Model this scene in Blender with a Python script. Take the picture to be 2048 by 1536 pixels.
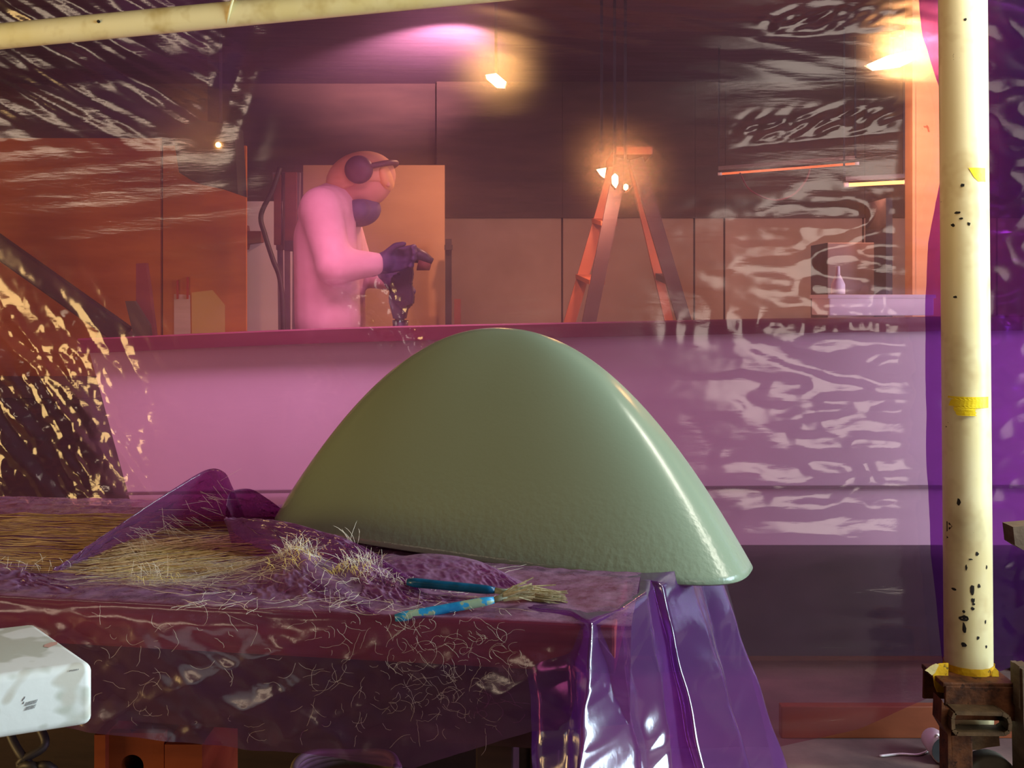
import bpy, bmesh, math, random
import numpy as np
from mathutils import Vector, Matrix

for o in list(bpy.data.objects):
    bpy.data.objects.remove(o)
S = bpy.context.scene
COL = S.collection
random.seed(7)
RNG = np.random.default_rng(7)

# ------------------------------------------------------------------ camera
EYE = 1.15                       # eye height above the floor, metres
F = 2200.0                       # focal length in pixels of a 2048 wide frame
HORIZON = 600.0
cam_data = bpy.data.cameras.new('camera')
cam_data.sensor_width = 36.0
cam_data.lens = F / 2048 * 36
cam_data.shift_y = -(768 - HORIZON) / 2048
cam_data.clip_start = 0.05
cam = bpy.data.objects.new('camera', cam_data)
COL.objects.link(cam)
cam.location = (0, 0, EYE)
cam.rotation_euler = (math.pi / 2, 0, 0)
S.camera = cam

def site(px, py, d):
    """surveyed point: bearing read from the photo, distance d measured into the room"""
    return Vector(((px - 1024) * d / F, d, EYE - (py - HORIZON) * d / F))

# ------------------------------------------------------------------ world, lights, exposure
def lin(r, g, b):
    f = lambda c: (c / 255 / 12.92) if c / 255 <= 0.04045 else ((c / 255 + 0.055) / 1.055) ** 2.4
    return (f(r), f(g), f(b), 1.0)

W = bpy.data.worlds.new('world'); S.world = W; W.use_nodes = True
W.node_tree.nodes['Background'].inputs['Color'].default_value = (0.9, 0.75, 0.8, 1)
W.node_tree.nodes['Background'].inputs['Strength'].default_value = 0.03
S.view_settings.view_transform = 'Standard'
S.view_settings.look = 'None'
S.view_settings.gamma = 1.0
S.view_settings.use_curve_mapping = False
S.view_settings.exposure = 0.0
if hasattr(S, 'cycles'):
    S.cycles.transparent_max_bounces = 24
    S.cycles.max_bounces = 10
    S.cycles.caustics_refractive = False
    S.cycles.caustics_reflective = False
    S.cycles.sample_clamp_indirect = 4.0

def area(name, loc, target, sx, sy, power, color, spread=180):
    l = bpy.data.lights.new(name, 'AREA'); l.shape = 'RECTANGLE'
    l.size = sx; l.size_y = sy; l.energy = power; l.color = color
    l.spread = math.radians(spread)
    o = bpy.data.objects.new(name, l); COL.objects.link(o)
    o.location = loc
    o.rotation_euler = (Vector(target) - Vector(loc)).to_track_quat('-Z', 'Y').to_euler()
    return o

def point(name, loc, power, color, r=0.04):
    l = bpy.data.lights.new(name, 'POINT'); l.energy = power; l.color = color; l.shadow_soft_size = r
    o = bpy.data.objects.new(name, l); COL.objects.link(o); o.location = loc
    return o

# daylight through the big garage opening on the right, and a smaller one in the wall behind the camera
area('daylight_opening', (4.45, 1.15, 1.5), (0.2, 1.9, 0.95), 2.6, 2.2, 390, (0.68, 0.89, 1.0))
area('front_window', (2.35, -2.92, 1.32), (2.35, 2.7, 1.32), 1.5, 1.8, 31, (1.0, 0.86, 0.72))
# warm work light standing low in the left of the front bay
area('bay_work_light', (-3.1, 0.7, 0.8), (-0.2, 2.2, 0.9), 1.2, 1.0, 44, (1.0, 0.64, 0.24))
# warm lamps on the ceiling of the front bay
area('bay_ceiling_lamp', (-2.4, -0.6, 2.36), (-1.4, 2.0, 1.7), 1.3, 0.45, 12, (1.0, 0.78, 0.55))
t_ = area('bay_ceiling_tube', (1.95, 1.75, 2.36), (1.95, 1.75, 0.0), 2.0, 0.08, 50, (1.0, 0.96, 0.82))
t_.rotation_euler = (0, 0, math.radians(-28))
# daylight that has come through the violet film roof over the back bay
area('film_roof_light', (-0.45, 2.98, 2.2), (-0.6, 3.40, 0.6), 1.0, 0.25, 19, (1.0, 0.62, 1.0), 100)

# ------------------------------------------------------------------ noise
_perm = RNG.permutation(512)
_grad = RNG.normal(size=(512, 2)); _grad /= np.linalg.norm(_grad, axis=1)[:, None]
def pn(x, y, seed=0):
    x = np.asarray(x, float) + seed * 17.31; y = np.asarray(y, float) + seed * 9.77
    xi = np.floor(x).astype(int); yi = np.floor(y).astype(int)
    xf = x - xi; yf = y - yi
    u = xf * xf * xf * (xf * (xf * 6 - 15) + 10); v = yf * yf * yf * (yf * (yf * 6 - 15) + 10)
    def g(ix, iy, dx, dy):
        h = _perm[(_perm[ix & 511] + iy) & 511]
        return _grad[h, 0] * dx + _grad[h, 1] * dy
    a = g(xi, yi, xf, yf); b = g(xi + 1, yi, xf - 1, yf)
    c = g(xi, yi + 1, xf, yf - 1); d = g(xi + 1, yi + 1, xf - 1, yf - 1)
    return (a + (b - a) * u) * (1 - v) + (c + (d - c) * u) * v
def ridge(x, y, seed=0):
    return 1 - np.abs(pn(x, y, seed)) * 2.2
def sstep(a, b, x):
    t = np.clip((x - a) / (b - a), 0, 1); return t * t * (3 - 2 * t)
def blob(px, py, cx, cy, rx, ry):
    return np.exp(-(((px - cx) / rx) ** 2 + ((py - cy) / ry) ** 2))

# ------------------------------------------------------------------ materials
def new_mat(name):
    m = bpy.data.materials.new(name); m.use_nodes = True
    nt = m.node_tree; nt.nodes.clear()
    out = nt.nodes.new('ShaderNodeOutputMaterial')
    return m, nt, out

def N(nt, t, **kw):
    n = nt.nodes.new(t)
    for k, v in kw.items():
        if k in n.inputs: n.inputs[k].default_value = v
        else: setattr(n, k, v)
    return n

def surf(name, c1, c2=None, scale=(8, 8, 8), rough=0.6, bump=0.1, bscale=60, detail=4, lo=0.35, hi=0.65,
         metallic=0.0, spec=0.4, spots=None, coat=0.0):
    """procedural surface: two tones in noise, fine relief, optional chips (colour, scale, threshold)"""
    m, nt, out = new_mat(name); L = nt.links.new
    b = N(nt, 'ShaderNodeBsdfPrincipled', Roughness=rough, Metallic=metallic)
    b.inputs['Specular IOR Level'].default_value = spec
    b.inputs['Coat Weight'].default_value = coat
    tc = N(nt, 'ShaderNodeTexCoord'); mp = N(nt, 'ShaderNodeMapping'); mp.inputs['Scale'].default_value = scale
    L(tc.outputs['Object'], mp.inputs['Vector'])
    nz = N(nt, 'ShaderNodeTexNoise', Scale=1.0, Detail=detail, Roughness=0.6); L(mp.outputs[0], nz.inputs['Vector'])
    rp = N(nt, 'ShaderNodeValToRGB'); L(nz.outputs['Fac'], rp.inputs['Fac'])
    rp.color_ramp.elements[0].position = lo; rp.color_ramp.elements[1].position = hi
    rp.color_ramp.elements[0].color = c1; rp.color_ramp.elements[1].color = c2 or c1
    colr = rp.outputs['Color']
    if spots:
        for (sc, ssc, th, *wd) in spots:
            n2 = N(nt, 'ShaderNodeTexNoise', Scale=ssc, Detail=3.0, Roughness=0.7); L(tc.outputs['Object'], n2.inputs['Vector'])
            r2 = N(nt, 'ShaderNodeValToRGB'); L(n2.outputs['Fac'], r2.inputs['Fac'])
            r2.color_ramp.elements[0].position = th; r2.color_ramp.elements[1].position = th + (wd[0] if wd else 0.02)
            mx = N(nt, 'ShaderNodeMixRGB'); L(r2.outputs['Color'], mx.inputs['Fac']); L(colr, mx.inputs['Color1'])
            mx.inputs['Color2'].default_value = sc; colr = mx.outputs['Color']
    L(colr, b.inputs['Base Color'])
    if bump:
        n3 = N(nt, 'ShaderNodeTexNoise', Scale=bscale, Detail=3.0); L(tc.outputs['Object'], n3.inputs['Vector'])
        bp = N(nt, 'ShaderNodeBump', Strength=bump, Distance=0.003); L(n3.outputs['Fac'], bp.inputs['Height'])
        L(bp.outputs[0], b.inputs['Normal'])
    L(b.outputs[0], out.inputs[0])
    return m

def emitter(name, c, s):
    m, nt, out = new_mat(name)
    e = N(nt, 'ShaderNodeEmission', Color=c, Strength=s); nt.links.new(e.outputs[0], out.inputs[0])
    return m

def film(name, tint, haze_col, haze=0.08, blur=0.12, gloss=1.3, rough=0.10, blur_rough=0.4, bump=0.25, stretch=(14, 14, 60), fuzz_light=None):
    """thin coloured polythene: coloured see-through, a forward scattering lobe, a milky part and a shiny skin"""
    m, nt, out = new_mat(name); L = nt.links.new
    tc = N(nt, 'ShaderNodeTexCoord'); mp = N(nt, 'ShaderNodeMapping'); mp.inputs['Scale'].default_value = stretch
    L(tc.outputs['Object'], mp.inputs['Vector'])
    nz = N(nt, 'ShaderNodeTexNoise', Scale=1.0, Detail=5.0, Roughness=0.55); L(mp.outputs[0], nz.inputs['Vector'])
    bp = N(nt, 'ShaderNodeBump', Strength=bump, Distance=0.004); L(nz.outputs['Fac'], bp.inputs['Height'])
    tr = N(nt, 'ShaderNodeBsdfTransparent', Color=tint)
    rf = N(nt, 'ShaderNodeBsdfRefraction', Color=tint, Roughness=blur_rough, IOR=1.2)
    L(bp.outputs[0], rf.inputs['Normal'])
    tl = N(nt, 'ShaderNodeBsdfTranslucent', Color=haze_col); df = N(nt, 'ShaderNodeBsdfDiffuse', Color=haze_col)
    hz = N(nt, 'ShaderNodeMixShader', Fac=0.5); L(tl.outputs[0], hz.inputs[1]); L(df.outputs[0], hz.inputs[2])
    m1 = N(nt, 'ShaderNodeMixShader', Fac=blur); L(tr.outputs[0], m1.inputs[1]); L(rf.outputs[0], m1.inputs[2])
    m2 = N(nt, 'ShaderNodeMixShader', Fac=haze); L(m1.outputs[0], m2.inputs[1]); L(hz.outputs[0], m2.inputs[2])
    last = m2
    if fuzz_light:
        n2 = N(nt, 'ShaderNodeTexNoise', Scale=fuzz_light[1], Detail=6.0, Roughness=0.75); L(tc.outputs['Object'], n2.inputs['Vector'])
        r2 = N(nt, 'ShaderNodeMapRange'); L(n2.outputs['Fac'], r2.inputs['Value'])
        r2.inputs['From Min'].default_value = fuzz_light[2]; r2.inputs['From Max'].default_value = fuzz_light[3]
        r2.inputs['To Max'].default_value = fuzz_light[4]
        ge = N(nt, 'ShaderNodeNewGeometry'); sx = N(nt, 'ShaderNodeSeparateXYZ'); L(ge.outputs['Normal'], sx.inputs[0])
        ab = N(nt, 'ShaderNodeMath', operation='ABSOLUTE'); L(sx.outputs['Z'], ab.inputs[0])
        mz = N(nt, 'ShaderNodeMapRange'); L(ab.outputs[0], mz.inputs['Value'])            # fibre fuzz; its slope weight also paints the brighter light on flat film
        mz.inputs['From Min'].default_value = 0.5; mz.inputs['From Max'].default_value = 0.9
        mz.inputs['To Min'].default_value = fuzz_light[5]; mz.inputs['To Max'].default_value = 1.0
        mm_ = N(nt, 'ShaderNodeMath', operation='MULTIPLY'); L(r2.outputs[0], mm_.inputs[0]); L(mz.outputs[0], mm_.inputs[1])
        dd = N(nt, 'ShaderNodeBsdfDiffuse', Color=fuzz_light[0])
        m4 = N(nt, 'ShaderNodeMixShader'); L(mm_.outputs[0], m4.inputs[0]); L(last.outputs[0], m4.inputs[1]); L(dd.outputs[0], m4.inputs[2])
        last = m4
    gl = N(nt, 'ShaderNodeBsdfGlossy', Color=(1, 1, 1, 1), Roughness=rough); L(bp.outputs[0], gl.inputs['Normal'])
    lw = N(nt, 'ShaderNodeLayerWeight', Blend=0.5); L(bp.outputs[0], lw.inputs['Normal'])
    pw = N(nt, 'ShaderNodeMath', operation='POWER'); pw.inputs[1].default_value = 5.0; L(lw.outputs['Facing'], pw.inputs[0])
    ma = N(nt, 'ShaderNodeMath', operation='MULTIPLY_ADD'); ma.inputs[1].default_value = 0.38; ma.inputs[2].default_value = 0.045; L(pw.outputs[0], ma.inputs[0])
    mu = N(nt, 'ShaderNodeMath', operation='MULTIPLY'); mu.inputs[1].default_value = gloss; mu.use_clamp = True
    L(ma.outputs[0], mu.inputs[0])
    m3 = N(nt, 'ShaderNodeMixShader'); L(mu.outputs[0], m3.inputs[0]); L(last.outputs[0], m3.inputs[1]); L(gl.outputs[0], m3.inputs[2])
    L(m3.outputs[0], out.inputs[0])
    return m

M = {}
M['curtain'] = film('purple_film', (0.82, 0.49, 0.59, 1), (0.62, 0.28, 0.55, 1), haze=0.065, blur=0.20, gloss=1.4, rough=0.125, blur_rough=0.58, bump=0.18, stretch=(9, 9, 55))
M['curtain2'] = film('violet_film', (0.36, 0.11, 0.52, 1), (0.25, 0.05, 0.6, 1), haze=0.045, blur=0.14, gloss=0.9, rough=0.14, blur_rough=0.4, bump=0.2, stretch=(12, 12, 30))
M['drop'] = film('drop_sheet_film', (0.64, 0.30, 0.62, 1), (0.62, 0.30, 0.68, 1), haze=0.15, blur=0.06, gloss=1.05, rough=0.18, bump=0.2, stretch=(30, 30, 30),
                 fuzz_light=((0.66, 0.36, 0.60, 1), 38.0, 0.30, 0.80, 0.55, 0.10))
M['drop2'] = film('corner_film', (0.60, 0.24, 0.70, 1), (0.46, 0.17, 0.75, 1), haze=0.18, blur=0.08, gloss=2.6, rough=0.13, bump=0.12, stretch=(20, 20, 14))
M['concrete'] = surf('concrete', lin(84, 66, 62), lin(122, 98, 90), (3, 3, 3), 0.8, 0.3, 90, spots=[(lin(150, 128, 116), 7.0, 0.66)])
M['ceiling'] = surf('ceiling_boards', lin(92, 74, 78), lin(106, 86, 92), (2, 20, 2), 0.8, 0.2, 40)
M['joist'] = surf('dark_joist', lin(60, 44, 34), lin(84, 62, 46), (2, 14, 14), 0.8, 0.2, 60)
M['tan_wall'] = surf('tan_wall', lin(158, 134, 106), lin(176, 152, 124), (2, 2, 2), 0.75, 0.1, 50)
M['dark_wall'] = surf('dark_wall', lin(70, 56, 40), lin(90, 72, 52), (2, 2, 12), 0.75, 0.1, 50)
M['grey_wall'] = surf('grey_wall', lin(212, 204, 198), lin(224, 216, 210), (2, 2, 2), 0.75, 0.1, 50)
M['front_wall'] = surf('front_bay_wall', lin(84, 72, 62), lin(100, 86, 74), (2, 2, 2), 0.8, 0.1, 50)
M['plywood'] = surf('orange_plywood', lin(206, 126, 44), lin(228, 150, 62), (3, 3, 14), 0.55, 0.05, 50)
M['tan_board'] = surf('tan_board', lin(156, 122, 88), lin(168, 134, 98), (2, 2, 5), 0.6, 0.05, 50)
M['hull'] = surf('white_hull', lin(206, 200, 206), lin(218, 213, 218), (1.5, 1.5, 1.5), 0.4, 0.0)
M['rail'] = surf('red_rail', lin(104, 48, 60), lin(120, 58, 70), (2, 20, 20), 0.5, 0.05, 50)
M['black'] = surf('black_plastic', lin(34, 32, 34), lin(50, 46, 48), (9, 9, 9), 0.55, 0.05, 50)
M['dark_green'] = surf('dark_green_paint', lin(56, 62, 40), lin(72, 76, 50), (4, 4, 4), 0.6, 0.05, 40)
M['pipe'] = surf('cream_pvc', lin(238, 222, 150), lin(248, 236, 180), (6, 6, 3), 0.42, 0.08, 40, lo=0.3, hi=0.6,
                 spots=[(lin(212, 190, 122), 11.0, 0.52, 0.22), (lin(150, 124, 82), 30.0, 0.72)])
M['pole'] = surf('cream_pole', lin(234, 218, 160), lin(244, 232, 188), (7, 7, 3), 0.38, 0.06, 50, lo=0.3, hi=0.6,
                 spots=[(lin(214, 192, 140), 9.0, 0.52, 0.22), (lin(150, 128, 92), 46.0, 0.72), (lin(30, 26, 22), 34.0, 0.77)])
M['chip'] = surf('black_chip', lin(22, 20, 18), lin(44, 36, 30), (90, 90, 90), 0.8, 0)
M['tape'] = surf('yellow_tape', lin(250, 214, 20), lin(255, 226, 40), (30, 30, 30), 0.45, 0.25, 120)
M['tape_dirty'] = surf('dirty_tape', lin(226, 170, 20), lin(248, 200, 30), (22, 22, 22), 0.55, 0.4, 90, spots=[(lin(110, 86, 30), 42.0, 0.62)])
M['old_tape'] = surf('old_paper_tape', lin(214, 190, 120), lin(236, 216, 150), (22, 22, 22), 0.8, 0.4, 90)
M['tie'] = surf('cream_tie', lin(240, 226, 170), None, rough=0.4, bump=0)
M['rust'] = surf('rusty_steel', lin(62, 34, 20), lin(116, 68, 38), (24, 24, 24), 0.6, 0.35, 110, metallic=0.55, spots=[(lin(60, 34, 20), 40.0, 0.6)])
M['steel'] = surf('brown_steel', lin(70, 52, 34), lin(110, 84, 56), (18, 18, 18), 0.5, 0.25, 100, metallic=0.5)
M['rubber'] = surf('caster_rubber', lin(72, 68, 56), lin(96, 90, 74), (14, 14, 14), 0.75, 0.2, 90)
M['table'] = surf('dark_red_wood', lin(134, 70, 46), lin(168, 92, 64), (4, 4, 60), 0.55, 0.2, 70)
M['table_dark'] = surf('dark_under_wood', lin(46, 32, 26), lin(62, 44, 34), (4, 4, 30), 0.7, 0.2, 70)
M['crate'] = surf('orange_crate_wood', lin(124, 56, 20), lin(150, 74, 30), (4, 4, 16), 0.55, 0.15, 70, spots=[(lin(60, 30, 16), 26.0, 0.68)])
M['board'] = surf('orange_floor_board', lin(122, 58, 28), lin(140, 70, 36), (3, 12, 12), 0.55, 0.1, 60)
M['beam'] = surf('weathered_beam', lin(84, 66, 50), lin(112, 92, 72), (8, 8, 30), 0.8, 0.4, 80)
M['foam'] = surf('white_filler', lin(242, 244, 238), lin(204, 206, 192), (9, 9, 11), 0.5, 0.12, 70, detail=3, lo=0.49, hi=0.52,
                 spots=[(lin(214, 210, 196), 6.0, 0.66), (lin(90, 84, 84), 60.0, 0.79)])
M['ink'] = surf('ink_marks', lin(70, 74, 90), None, rough=0.7, bump=0)
M['red_stain'] = surf('red_stain', lin(222, 176, 164), None, rough=0.7, bump=0)
M['cable'] = surf('dark_cable', lin(44, 40, 36), lin(60, 54, 48), (20, 20, 20), 0.5, 0)
M['hose'] = surf('grey_hose', lin(120, 112, 96), lin(150, 140, 120), (20, 20, 20), 0.5, 0)
M['string'] = surf('white_string', lin(236, 228, 222), lin(250, 244, 240), (40, 40, 40), 0.7, 0.2, 200)
M['cup'] = surf('paper_cup', lin(200, 176, 176), lin(214, 190, 190), (10, 10, 10), 0.6, 0)
M['blue'] = surf('blue_painted_handle', lin(20, 120, 186), lin(60, 170, 220), (34, 34, 34), 0.32, 0.15, 120, spots=[(lin(150, 176, 150), 34.0, 0.56)])
M['blue_dark'] = surf('dark_blue_handle', lin(6, 62, 92), lin(14, 92, 136), (34, 34, 34), 0.28, 0.15, 120)
M['ferrule'] = surf('resin_ferrule', lin(120, 128, 110), lin(156, 160, 136), (40, 40, 40), 0.45, 0.3, 120)
M['bristle'] = surf('resin_bristles', lin(160, 146, 112), lin(206, 196, 160), (60, 60, 60), 0.6, 0.5, 160)
M['strand_pale'] = surf('pale_glass_strand', lin(236, 222, 196), lin(250, 240, 222), (20, 20, 20), 0.5, 0)
M['strand_tan'] = surf('tan_glass_strand', lin(196, 156, 104), lin(226, 192, 140), (8, 8, 8), 0.5, 0)
M['strand_yellow'] = surf('yellow_glass_strand', lin(214, 184, 104), lin(232, 208, 136), (8, 8, 8), 0.5, 0)
M['shirt'] = surf('pale_pink_shirt', lin(204, 160, 158), lin(216, 174, 172), (9, 9, 9), 0.8, 0.3, 40)
M['trousers'] = surf('brown_trousers', lin(150, 98, 96), lin(168, 112, 110), (9, 9, 9), 0.85, 0.3, 40)
M['skin'] = surf('skin', lin(206, 146, 116), lin(218, 160, 130), (9, 9, 9), 0.55, 0)
M['cap'] = surf('tan_cap', lin(226, 170, 120), lin(236, 184, 136), (9, 9, 9), 0.8, 0.1, 60)
M['visor'] = surf('orange_visor', lin(246, 190, 116), lin(250, 200, 130), (9, 9, 9), 0.6, 0)
M['muff'] = surf('dark_muff', lin(84, 58, 70), lin(98, 68, 80), (9, 9, 9), 0.5, 0)
M['mask'] = surf('purple_grey_mask', lin(84, 70, 96), lin(104, 88, 116), (9, 9, 9), 0.6, 0)
M['glove'] = surf('dark_glove', lin(60, 44, 76), lin(76, 58, 92), (9, 9, 9), 0.6, 0)
M['tool'] = surf('dark_tool', lin(46, 34, 48), lin(60, 46, 60), (9, 9, 9), 0.5, 0)
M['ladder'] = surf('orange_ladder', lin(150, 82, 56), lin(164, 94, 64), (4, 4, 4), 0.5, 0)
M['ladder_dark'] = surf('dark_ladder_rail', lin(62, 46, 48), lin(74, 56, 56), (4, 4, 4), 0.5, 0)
M['post'] = surf('pale_post', lin(196, 150, 104), lin(206, 164, 118), (4, 4, 20), 0.6, 0.1, 60, spots=[(lin(150, 90, 50), 12.0, 0.7)])
M['white'] = surf('white_plastic', lin(236, 232, 234), lin(244, 240, 242), (5, 5, 5), 0.4, 0)
M['paper'] = surf('white_paper', lin(232, 220, 196), lin(244, 232, 210), (5, 5, 60), 0.8, 0)
M['ypaper'] = surf('yellow_paper', lin(240, 214, 110), lin(246, 222, 130), (5, 5, 5), 0.8, 0)
M['red'] = surf('red_clip', lin(200, 60, 50), None, rough=0.5, bump=0)
M['offcut'] = surf('red_brown_offcut', lin(104, 56, 44), lin(120, 68, 54), (4, 4, 20), 0.7, 0)
M['grey_metal'] = surf('grey_metal', lin(100, 92, 92), lin(116, 108, 108), (5, 5, 5), 0.5, 0, metallic=0.3)
M['panel'] = surf('pale_ceiling_panel', lin(214, 190, 214), lin(220, 196, 220), (3, 3, 3), 0.8, 0)
M['lamp'] = emitter('warm_lamp', (1.0, 0.80, 0.22, 1), 130)
M['lamp2'] = emitter('hot_lamp', (1.0, 0.74, 0.22, 1), 210)
M['tube'] = emitter('orange_tube', (1.0, 0.50, 0.12, 1), 7)
M['tube_dim'] = emitter('dim_orange_tube', (1.0, 0.30, 0.08, 1), 1.6)
M['spark'] = emitter('small_lamp', (1.0, 0.66, 0.20, 1), 110)

# dome: grey green primer with orange peel relief
def dome_mat():
    m, nt, out = new_mat('grey_green_gelcoat'); L = nt.links.new
    b = N(nt, 'ShaderNodeBsdfPrincipled', Roughness=0.24); b.inputs['Specular IOR Level'].default_value = 0.42
    tc = N(nt, 'ShaderNodeTexCoord')
    n1 = N(nt, 'ShaderNodeTexNoise', Scale=3.0, Detail=3.0); L(tc.outputs['Object'], n1.inputs['Vector'])
    r = N(nt, 'ShaderNodeValToRGB'); L(n1.outputs['Fac'], r.inputs['Fac'])
    r.color_ramp.elements[0].color = lin(128, 143, 120); r.color_ramp.elements[1].color = lin(140, 154, 132)
    L(r.outputs[0], b.inputs['Base Color'])
    n2 = N(nt, 'ShaderNodeTexNoise', Scale=95.0, Detail=2.0); L(tc.outputs['Object'], n2.inputs['Vector'])
    n3 = N(nt, 'ShaderNodeTexNoise', Scale=260.0, Detail=2.0); L(tc.outputs['Object'], n3.inputs['Vector'])
    sp = N(nt, 'ShaderNodeSeparateXYZ'); L(tc.outputs['Object'], sp.inputs[0])
    mr = N(nt, 'ShaderNodeMapRange'); L(sp.outputs['Z'], mr.inputs['Value'])       # coarser sprayed texture near the rim
    mr.inputs['From Min'].default_value = 0.0; mr.inputs['From Max'].default_value = 0.13
    mr.inputs['To Min'].default_value = 0.35; mr.inputs['To Max'].default_value = 0.035
    b1 = N(nt, 'ShaderNodeBump', Distance=0.003); L(mr.outputs[0], b1.inputs['Strength']); L(n2.outputs['Fac'], b1.inputs['Height'])
    b2 = N(nt, 'ShaderNodeBump', Strength=0.07, Distance=0.001); L(n3.outputs['Fac'], b2.inputs['Height']); L(b1.outputs[0], b2.inputs['Normal'])
    L(b2.outputs[0], b.inputs['Normal']); L(b.outputs[0], out.inputs[0])
    return m
M['dome'] = dome_mat()

# ------------------------------------------------------------------ mesh helpers
def mk(name, bm, mat, parent=None, smooth=False, loc=None):
    me = bpy.data.meshes.new(name); bm.normal_update(); bm.to_mesh(me); bm.free()
    return link(name, me, mat, parent, smooth, loc)
def link(name, me, mat, parent=None, smooth=False, loc=None):
    if isinstance(mat, str): mat = M[mat]
    me.materials.append(mat)
    o = bpy.data.objects.new(name, me); COL.objects.link(o)
    if parent is not None:
        o.parent = parent; o.matrix_parent_inverse = Matrix.Translation(-Vector(parent.location))
    if loc is not None: o.location = loc
    if smooth:
        me.polygons.foreach_set('use_smooth', [True] * len(me.polygons)); me.update()
    return o
def tag(o, label=None, cat=None, group=None, kind=None):
    if label: o['label'] = label
    if cat: o['category'] = cat
    if group: o['group'] = group
    if kind: o['kind'] = kind
    return o
def thing(name, label, cat, loc, group=None):
    o = bpy.data.objects.new(name, None); COL.objects.link(o); o.location = loc
    o.empty_display_size = 0.05
    return tag(o, label, cat, group)
def structure(name, bm, mat, smooth=False):
    return tag(mk(name, bm, mat, None, smooth), kind='structure')

def box(bm, c, s, rot=None, bevel=0.0):
    r = bmesh.ops.create_cube(bm, size=1.0); vs = r['verts']
    bmesh.ops.scale(bm, vec=s, verts=vs)
    if bevel:
        es = list({e for v in vs for e in v.link_edges})
        rb = bmesh.ops.bevel(bm, geom=es, offset=bevel, segments=2, affect='EDGES', profile=0.6)
        vs = list({v for v in vs if v.is_valid} | {v for f in rb['faces'] for v in f.verts})
    if rot is not None: bmesh.ops.rotate(bm, cent=(0, 0, 0), matrix=rot, verts=vs)
    bmesh.ops.translate(bm, vec=c, verts=vs)
    return vs
def bm_box(c, s, rot=None, bevel=0.0):
    bm = bmesh.new(); box(bm, c, s, rot, bevel); return bm
def bar(bm, p, q, w, h, up=(0, 0, 1), bevel=0.0):
    """rectangular bar from p to q; w across, h along up"""
    p = Vector(p); q = Vector(q); d = (q - p); ln = d.length; d.normalize()
    x = d.cross(Vector(up)); 
    if x.length < 1e-5: x = d.cross(Vector((0, 1, 0)))
    x.normalize(); z = x.cross(d)
    rot = Matrix((x, d, z)).transposed()
    return box(bm, (p + q) / 2, (w, ln, h), rot, bevel)
def tube(bm, pts, r, seg=12, cap=True):
    pts = [Vector(p) for p in pts]; n = len(pts)
    rs = r if isinstance(r, (list, tuple)) else [r] * n
    rings = []; prev = None
    for i, p in enumerate(pts):
        d = (pts[min(i + 1, n - 1)] - pts[max(i - 1, 0)]).normalized()
        if prev is None:
            a = d.cross(Vector((0, 0, 1)))
            if a.length < 1e-4: a = d.cross(Vector((1, 0, 0)))
        else:
            a = prev - d * prev.dot(d)
        a.normalize(); prev = a; b = d.cross(a)
        rings.append([bm.verts.new(p + (a * math.cos(2 * math.pi * k / seg) + b * math.sin(2 * math.pi * k / seg)) * rs[i]) for k in range(seg)])
    for i in range(n - 1):
        for k in range(seg):
            bm.faces.new((rings[i][k], rings[i][(k + 1) % seg], rings[i + 1][(k + 1) % seg], rings[i + 1][k]))
    if cap:
        bm.faces.new(rings[0][::-1]); bm.faces.new(rings[-1])
    return rings
def bm_tube(pts, r, seg=12):
    bm = bmesh.new(); tube(bm, pts, r, seg); return bm
def prism(bm, poly, vec):
    """polygon (list of points) extruded by vec"""
    v0 = [bm.verts.new(p) for p in poly]; v1 = [bm.verts.new(Vector(p) + Vector(vec)) for p in poly]
    n = len(poly)
    bm.faces.new(v0); bm.faces.new(v1[::-1])
    for i in range(n):
        bm.faces.new((v0[i], v1[i], v1[(i + 1) % n], v0[(i + 1) % n]))
    bmesh.ops.recalc_face_normals(bm, faces=bm.faces[:])
def bm_prism(poly, vec):
    bm = bmesh.new(); prism(bm, poly, vec); return bm
def ell(bm, c, r, rot=None, u=20, v=14):
    rr = bmesh.ops.create_uvsphere(bm, u_segments=u, v_segments=v, radius=1.0); vs = rr['verts']
    bmesh.ops.scale(bm, vec=r, verts=vs)
    if rot is not None: bmesh.ops.rotate(bm, cent=(0, 0, 0), matrix=rot, verts=vs)
    bmesh.ops.translate(bm, vec=c, verts=vs)
    return vs
def grid_mesh(name, P, mask=None):
    """P (rows, cols, 3) -> mesh"""
    r, c = P.shape[:2]
    idx = np.arange(r * c).reshape(r, c)
    q = np.stack([idx[:-1, :-1], idx[:-1, 1:], idx[1:, 1:], idx[1:, :-1]], -1).reshape(-1, 4)
    if mask is not None: q = q[mask.reshape(-1)]
    me = bpy.data.meshes.new(name)
    me.vertices.add(r * c); me.vertices.foreach_set('co', P.reshape(-1).astype(np.float32))
    me.loops.add(len(q) * 4); me.loops.foreach_set('vertex_index', q.reshape(-1).astype(np.int32))
    me.polygons.add(len(q)); me.polygons.foreach_set('loop_start', (np.arange(len(q)) * 4).astype(np.int32))
    me.update(calc_edges=True); me.validate()
    return me
def spline(pts, n):
    """Catmull-Rom through pts"""
    pts = [np.array(p, float) for p in pts]; pts = [2 * pts[0] - pts[1]] + pts + [2 * pts[-1] - pts[-2]]
    out = []; m = len(pts) - 3
    for i in range(n):
        t = i / (n - 1) * m; k = min(int(t), m - 1); f = t - k
        a, b, c, d = pts[k:k + 4]
        out.append(0.5 * ((2 * b) + (-a + c) * f + (2 * a - 5 * b + 4 * c - d) * f * f + (-a + 3 * b - 3 * c + d) * f ** 3))
    return [Vector(p) for p in out]
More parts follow.
